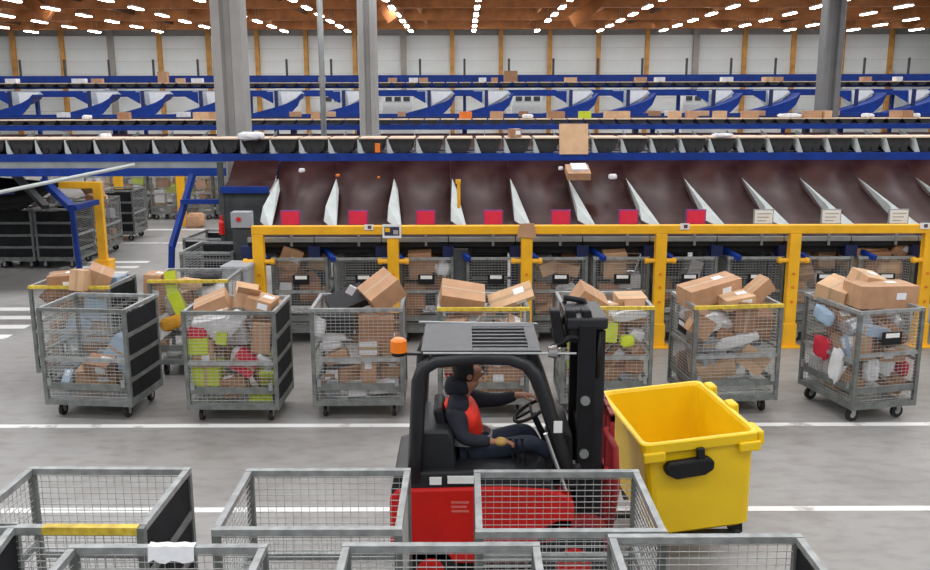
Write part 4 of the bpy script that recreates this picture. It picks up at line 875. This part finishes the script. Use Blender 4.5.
# seat, dashboard, steering, levers
b = MB(); b.b2(-.10, .38, 7.24, 7.76, 1.02, 1.10); fb(b, 'seat_cushion', 'black', bevel=.03)
b = MB(); b.sheet([(-.10, 7.26, 1.08), (-.10, 7.74, 1.08), (-.24, 7.72, 1.60), (-.24, 7.28, 1.60)], .09); fb(b, 'seat_backrest', 'black', bevel=.03)
b = MB(); b.prism([(.66, .95), (.92, .95), (.90, 1.42), (.80, 1.46)], 'y', ny + .12, fy - .12); fb(b, 'dashboard', 'black', bevel=.02)
fb(MB().tube([(.74, 7.55, 1.15), (.60, 7.55, 1.46)], .028, 10), 'steering_column', 'black')
b = MB(); c0 = Vector((.58, 7.55, 1.49)); ax = Vector((-.5, 0, .86)).normalized(); u = Vector((0, 1, 0)); v_ = ax.cross(u); pts = [c0 + (u * cos(2 * pi * k / 24) + v_ * sin(2 * pi * k / 24)) * .17 for k in range(25)]
b.tube(pts, .016, 8, False); b.tube([c0 - u * .17, c0 + u * .17], .012, 6); b.tube([c0, c0 + v_ * .17], .012, 6); fb(b, 'steering_wheel', 'black', smooth=True)
for i in range(3): fb(MB().tube([(.42 + .05 * i, 7.2, 1.10), (.38 + .05 * i, 7.2, 1.34), (.38 + .05 * i, 7.2, 1.37)], [.008, .008, .02], 8), 'lever', 'black')
fb(MB().b2(.46, .80, 7.1, 7.9, .99, 1.02), 'footplate', 'black')
# overhead guard
def gpath(y): return [(-.43, y, 1.05), (-.40, y, 1.55), (-.38, y, 1.92), (-.34, y, 2.03), (-.24, y, 2.09), (.10, y, 2.12), (.36, y, 2.11), (.50, y, 2.06), (.58, y, 1.96), (.66, y, 1.75), (.90, y, 1.00)]
for y in (ny + .05, fy - .05):
    b = MB(); b.tube(gpath(y), [.062] * 3 + [.062] * 8, 8); fb(b, 'guard_frame', 'charcoal', bevel=0, smooth=True)
b = MB(); b.b2(-.36, .06, ny + .02, fy - .02, 2.15, 2.185); b.b2(.06, .62, ny + .02, ny + .12, 2.15, 2.185); b.b2(.06, .62, fy - .16, fy - .02, 2.15, 2.185); b.b2(.52, .62, ny + .12, fy - .16, 2.15, 2.185)
fb(b, 'roof_plate', 'grey_roof', bevel=.006)
for i in range(6): yb = ny + .2 + i * .115; fb(MB().b2(.06, .52, yb - .02, yb + .02, 2.14, 2.18), 'roof_bar', 'grey_roof')
fb(MB().tube([(-.34, ny + .0, 2.17), (.9, ny + .0, 2.165)], .009, 6), 'edge_strip', 'steel'); fb(MB().tube([(-.42, fy, 2.19), (.66, fy, 2.17)], .010, 6), 'edge_strip', 'steel')
for y in (ny + .05, fy - .05): fb(MB().b2(-.28, .5, y - .03, y + .03, 2.10, 2.16), 'roof_bracket', 'charcoal')
q = at(398.5, 345, 7.15); fb(MB().tube([q + Vector((0, 0, -.055)), q + Vector((0, 0, .04)), q + Vector((0, 0, .06))], [.07, .066, .04], 14), 'beacon', 'beacon', smooth=False)
fb(MB().bar(q + Vector((0, 0, -.07)), (-.36, 7.15, 2.13), .05, .02), 'beacon_bracket', 'charcoal'); fb(MB().tube([q + Vector((0, 0, -.085)), q + Vector((0, 0, -.055))], .06, 12), 'beacon_base', 'black')
q = at(548, 352, 7.05); b = MB(); b.tube([q, q + Vector((.07, 0, 0))], [.045, .06], 12); fb(b, 'work_light', 'chrome')
q = at(552, 353, 7.9); b = MB(); b.tube([q, q + Vector((.07, 0, 0))], [.045, .06], 12); fb(b, 'work_light', 'chrome')
q = at(557, 425, 7.05); fb(MB().box(q + Vector((0, -.05, 0)), (.07, .01, .10)), 'frame_label', 'white')
# mast
b = MB()
for y in (7.20, 7.80):
    b.b2(.94, 1.08, y - .04, y + .04, .12, 2.36)
fb(b, 'outer_mast', 'black', bevel=.006)
b = MB()
for y in (7.27, 7.73): b.b2(1.04, 1.17, y - .03, y + .03, .15, 2.30)
b.b2(1.05, 1.15, 7.24, 7.76, 2.22, 2.34); b.b2(.98, 1.06, 7.18, 7.82, 1.30, 1.42); b.b2(.98, 1.06, 7.18, 7.82, .4, .55)
fb(b, 'inner_mast', 'charcoal', bevel=.006)
for y in (7.36, 7.64): fb(MB().tube([(1.06, y, .3), (1.06, y, 2.2)], .035, 10), 'lift_cylinder', 'charcoal', smooth=False); fb(MB().b2(1.14, 1.16, y + .05, y + .07, .5, 2.25), 'lift_chain', 'steel')
for i, (ax_, az) in enumerate(((.70, 2.22), (.80, 2.40), (.76, 2.30), (.88, 2.44))):
    y = 7.22 + i * .17; fb(MB().tube([(1.10, y, 1.9), (1.12, y, 2.30), (1.04, y, az), (.88, y, az + .03), (ax_, y, az - .08), (ax_ + .04, y, 2.12)], .03, 8), 'hydraulic_hose', 'black', smooth=True)
fb(MB().b2(.84, 1.18, 7.18, 7.82, 2.32, 2.42), 'crosshead', 'charcoal', bevel=.02)
b = MB()
for i in range(3): b.prism([(.74 + .13 * i, 2.20), (.83 + .13 * i, 2.20), (.78 + .13 * i, 2.48), (.70 + .13 * i, 2.48)], 'y', 7.2, 7.34)
fb(b, 'hose_guard', 'black', bevel=.015)
for y in (7.12, 7.88): fb(MB().tube([(.62, y, 1.02), (.97, y, 1.15)], .035, 10), 'tilt_cylinder', 'charcoal'); 
fb(MB().tube([(.84, 7.02, .98), (.66, 7.02, 1.48)], .018, 8), 'grab_rail', 'chrome')
for z in (1.72, 1.25): fb(MB().disc((1.0, 7.15, z), (0, 1, 0), .04, .04, 12), 'roller', 'steel')
b = MB()
for z in (.42, 1.02): b.b2(1.19, 1.25, 7.05, 7.95, z - .06, z + .06)
for y in (7.08, 7.30, 7.5, 7.7, 7.92): b.b2(1.20, 1.24, y - .02, y + .02, .4, 1.62)
b.b2(1.2, 1.24, 7.06, 7.94, 1.56, 1.62); fb(b, 'carriage', 'red_dark', bevel=.005)
fb(MB().tube([(1.16, 7.1, 1.5), (1.24, 7.02, 1.35), (1.26, 7.0, 1.0), (1.22, 7.05, .6)], .03, 8), 'carriage_hose', 'red_dark', smooth=True)
for y in (7.55, 8.0 - .08): 
    b = MB(); b.b2(1.25, 1.29, y - .05, y + .05, .30, 1.05); b.prism([(1.25, .28), (2.42, .315), (2.42, .33), (1.25, .33)], 'y', y - .05, y + .05); fb(b, 'fork', 'charcoal')

# yellow bin
bn = empty('wheeled_bin', (2.05, 8.13, .36), 0, 'large open yellow plastic wheeled bin carried on the forks', 'bin')
bn.rotation_euler = (0, R(-4.5), R(6))
wt, lt, wb_, lb_, H_ = .53, .74, .455, .66, .93
def loft(rects, close_bottom=True, r=.07):
    """rects: (half x, half y, z) rounded outlines joined in order"""
    m = MB(); n = 0; vs = []; K = 4
    for hx, hy, z in rects:
        for cx_, cy_, a0 in ((hx - r, hy - r, 0), (-hx + r, hy - r, 90), (-hx + r, -hy + r, 180), (hx - r, -hy + r, 270)):
            for k in range(K): a = R(a0 + 90 * k / (K - 1)); vs.append((cx_ + r * cos(a), cy_ + r * sin(a), z))
    N = 4 * K; fs = []
    for i in range(len(rects) - 1):
        for k in range(N): fs.append((i * N + k, i * N + (k + 1) % N, (i + 1) * N + (k + 1) % N, (i + 1) * N + k))
    fs.append(tuple(range(N - 1, -1, -1))); fs.append(tuple((len(rects) - 1) * N + k for k in range(N)))
    return m.add(vs, fs)
loft([(wb_ - .05, lb_ - .05, 0), (wb_, lb_, .04), (wt - .035, lt - .035, H_ - .12), (wt - .03, lt - .03, H_ - .10), (wt, lt, H_ - .09), (wt + .005, lt + .005, H_ - .01), (wt - .005, lt - .005, H_),
      (wt - .04, lt - .04, H_), (wt - .055, lt - .055, H_ - .03), (wb_ - .03, lb_ - .03, .08)]).build('bin_body', 'bin_yellow', bn, bevel=0)
for sx, sy in ((-1, -1), (1, -1)): MB().box((sx * (wt - .10), -lt - .005, H_ - .12), (.2, .05, .09)).build('corner_rib', 'bin_yellow', bn, bevel=.015)
for y in (.52, -.02): MB().box((wt + .03, y, H_ - .03), (.09, .17, .11)).build('hinge_lug', 'bin_yellow', bn, bevel=.02)
MB().box((wt + .02, -lt + .14, H_ - .07), (.06, .25, .13)).build('hinge_lug', 'bin_yellow', bn, bevel=.02)
b = MB(); b.prism([(-.24, .03), (-.20, .075), (.16, .085), (.21, .04), (.20, -.03), (.12, -.075), (-.14, -.085), (-.23, -.03)], 'y', -lt - .07, -lt + .02)
o = b.build('handle', 'black', bn, bevel=.02); o.location = (-.11, .015, H_ - .25)
MB().box((-.02, -lt - .02, H_ - .15), (.07, .05, .15)).build('handle_bracket', 'black', bn, bevel=.01)
for sx in (-1, 1):
    for sy in (-1, 1):
        k = MB().box((sx * .36, sy * .54, -.04), (.10, .12, .09)).build('caster', 'black', bn)
        MB().disc((sx * .36, sy * .54, -.11), (1, 0, 0), .085, .05, 14).build('wheel', 'rubber', k)

# driver
DO = Vector((.05, 7.5, 1.0))
dr = empty('person', DO, 0, 'driver in dark jacket and red safety vest sitting in the forklift, facing right', 'person')
def skinned(name, m, verts, edges, parent, sub=2, root=0):
    """verts: (x,y,z,rx,ry); one vertex per joint"""
    me = bpy.data.meshes.new(name); me.from_pydata([tuple(Vector(v[:3]) - DO) for v in verts], edges, [])
    o = bpy.data.objects.new(name, me); COL.objects.link(o); o.parent = parent; KIDS.setdefault(parent.name, []).append(o)
    sk = o.modifiers.new('skin', 'SKIN'); sk.use_smooth_shade = True
    for i, v in enumerate(verts):
        d = me.skin_vertices[0].data[i]; d.radius = (v[3], v[4] if len(v) > 4 else v[3]); d.use_root = (i == root)
    s = o.modifiers.new('sub', 'SUBSURF'); s.levels = sub; s.render_levels = sub
    me.materials.append(M[m]); return o
hip = (.03, 7.5, 1.14); neck = (-.03, 7.5, 1.64); head = (.05, 7.49, 1.80)
V = []; Ed = []
def jv(p, r, prev=None):
    V.append((*p, *(r if isinstance(r, tuple) else (r, r)))); i = len(V) - 1
    if prev is not None: Ed.append((prev, i))
    return i
a = jv(hip, (.13, .12)); s1 = jv((-.03, 7.5, 1.32), (.14, .10), a); s2 = jv((-.07, 7.5, 1.51), (.12, .075), s1)
n1 = jv(neck, .05, s2); h1 = jv((.02, 7.5, 1.72), .062, n1); h2 = jv((.045, 7.5, 1.80), (.088, .085), h1); h3 = jv((.035, 7.5, 1.88), (.07, .068), h2)
no = jv((.148, 7.5, 1.79), .012, h2); ch_ = jv((.105, 7.5, 1.725), .026, h1)
JA = {}
def hand(w, side, dirx, up):
    """palm, five bent fingers; dirx: pointing direction, up: palm-back normal"""
    d = Vector(dirx).normalized(); u = Vector(up).normalized(); sdir = d.cross(u).normalized() * side
    wv = Vector(V[w][:3]); pm = jv(wv + d * .05, (.034, .018), w); pe = jv(wv + d * .085, (.036, .016), pm)
    for k, (off, L) in enumerate(((-.026, .062), (-.009, .072), (.009, .068), (.026, .052))):
        b0 = jv(wv + d * .10 + sdir * off, .009, pe); b1 = jv(wv + d * (.10 + L * .5) + sdir * off - u * .02, .0085, b0); jv(wv + d * (.10 + L * .55) + sdir * off - u * (.02 + L * .45), .0075, b1)
    t0 = jv(wv + d * .045 - sdir * .034 - u * .01, .011, pm); t1 = jv(wv + d * .075 - sdir * .048 - u * .025, .010, t0); jv(wv + d * .098 - sdir * .040 - u * .04, .009, t1)
arms = {'near': [(-.08, 7.33, 1.54), (-.02, 7.22, 1.33), (.22, 7.2, 1.32)], 'far': [(-.04, 7.68, 1.54), (.24, 7.76, 1.47), (.43, 7.68, 1.55)]}
for k, (sh, el, wr) in arms.items():
    i = jv(sh, .04, s2); j = jv(el, .036, i); w = jv(wr, .028, j)
    hand(w, 1 if k == 'near' else -1, (1, 0, .05) if k == 'near' else (.9, -.1, 0), (0, 0, 1))
legs = {'near': [(.08, 7.40, 1.13), (.50, 7.36, 1.26), (.70, 7.36, 1.11)], 'far': [(.08, 7.60, 1.13), (.48, 7.64, 1.26), (.58, 7.64, 1.07)]}
for k, (hp, kn, an) in legs.items():
    i = jv(hp, .085, a); j = jv(kn, .06, i); w = jv(an, .04, j); jv((an[0] + .12, an[1], an[2] - .05), (.035, .03), w)
bd = skinned('body', 'skin', V, Ed, dr)
# clothing
def cloth(name, m, chains, grow=0): 
    vs = []; es = []
    def add(v, prev=None): vs.append(v); i = len(vs) - 1; (es.append((prev, i)) if prev is not None else None); return i
    idx = {}
    for c in chains:
        prev = None
        for v in c:
            key = tuple(round(t, 3) for t in v[:3])
            if key in idx: cur = idx[key]; (es.append((prev, cur)) if prev is not None and (prev, cur) not in es and (cur, prev) not in es else None)
            else: cur = add(v, prev); idx[key] = cur
            prev = cur
    return skinned(name, m, vs, es, dr)
T0 = (.02, 7.5, 1.12, .155, .14); T1 = (-.03, 7.5, 1.32, .165, .125); T2 = (-.07, 7.5, 1.53, .175, .115)
jk = cloth('jacket', 'navy', [[T0, T1, T2, (-.03, 7.5, 1.66, .075, .075)], [T2, (-.08, 7.33, 1.535, .094, .094), (-.02, 7.22, 1.33, .066, .066), (.20, 7.2, 1.32, .048, .048)],
                              [T2, (-.04, 7.68, 1.54, .085, .085), (.24, 7.76, 1.47, .066, .066), (.41, 7.685, 1.545, .048, .048)]])
cloth('trousers', 'jeans', [[(.03, 7.5, 1.12, .15, .12), (.08, 7.40, 1.13, .10, .10), (.50, 7.36, 1.26, .076, .076), (.69, 7.36, 1.13, .058, .058)],
                            [(.03, 7.5, 1.12, .15, .12), (.08, 7.60, 1.13, .10, .10), (.48, 7.64, 1.26, .076, .076), (.57, 7.64, 1.10, .058, .058)]])
for an in (legs['near'][2], legs['far'][2]):
    cloth('shoe', 'white', [[(an[0] - .03, an[1], an[2] - .02, .048, .045), (an[0] + .06, an[1], an[2] - .045, .045, .04), (an[0] + .17, an[1], an[2] - .05, .036, .03)]])
vs_ = [(.01, 7.5, 1.22, .185, .165), (-.01, 7.5, 1.34, .20, .165), (-.03, 7.5, 1.50, .205, .155), (-.04, 7.5, 1.60, .15, .125)]
cloth('safety_vest', 'vest', [vs_, [vs_[2], (-.07, 7.31, 1.56, .125, .115)], [vs_[2], (-.04, 7.69, 1.56, .125, .115)]])
b = MB(); 
for k in range(24): pass
ring = [Vector((-.0 + .205 * cos(2 * pi * k / 24), 7.5 + .205 * sin(2 * pi * k / 24), 1.27)) - DO for k in range(25)]
rb = MB(); 
for i in range(24):
    p, q = ring[i], ring[i + 1]; rb.sheet([p + Vector((0, 0, -.03)), q + Vector((0, 0, -.03)), q + Vector((0, 0, .03)), p + Vector((0, 0, .03))], .004)
rb.build('reflective_band', 'reflect', dr)
# hair and hood
def blob(name, m, c, r, parent, cut=None):
    bm = bmesh.new(); bmesh.ops.create_uvsphere(bm, u_segments=20, v_segments=12, radius=1)
    for v in bm.verts:
        p = v.co; k = 1 + .05 * noise.noise(p * 3)
        if cut and p.x > cut: p.x = cut
        v.co = Vector((p.x * r[0], p.y * r[1], p.z * r[2])) * k
    me = bpy.data.meshes.new(name); bm.to_mesh(me); bm.free(); me.materials.append(M[m])
    for p in me.polygons: p.use_smooth = True
    o = bpy.data.objects.new(name, me); COL.objects.link(o); o.parent = parent; o.location = Vector(c) - DO; return o
blob('hair', 'hair', (.012, 7.5, 1.835), (.115, .105, .115), dr, .42)
cloth('hood', 'navy', [[(-.06, 7.5, 1.60, .12, .12), (-.065, 7.5, 1.69, .105, .11), (-.05, 7.5, 1.78, .09, .10)]])
for s in (-1, 1):
    blob('ear', 'skin', (.03, 7.5 + s * .092, 1.795), (.022, .01, .032), dr)
    blob('eye', 'white', (.125, 7.5 + s * .032, 1.815), (.012, .014, .010), dr)
    blob('eyebrow', 'hair', (.134, 7.5 + s * .032, 1.838), (.008, .022, .005), dr)
blob('mouth', 'red_dark', (.133, 7.5, 1.752), (.008, .024, .006), dr)
blob('glove', 'glove', (.262, 7.195, 1.325), (.05, .043, .036), dr)

dr.scale = (1.13, 1.06, 1.07); dr.location.x += .01
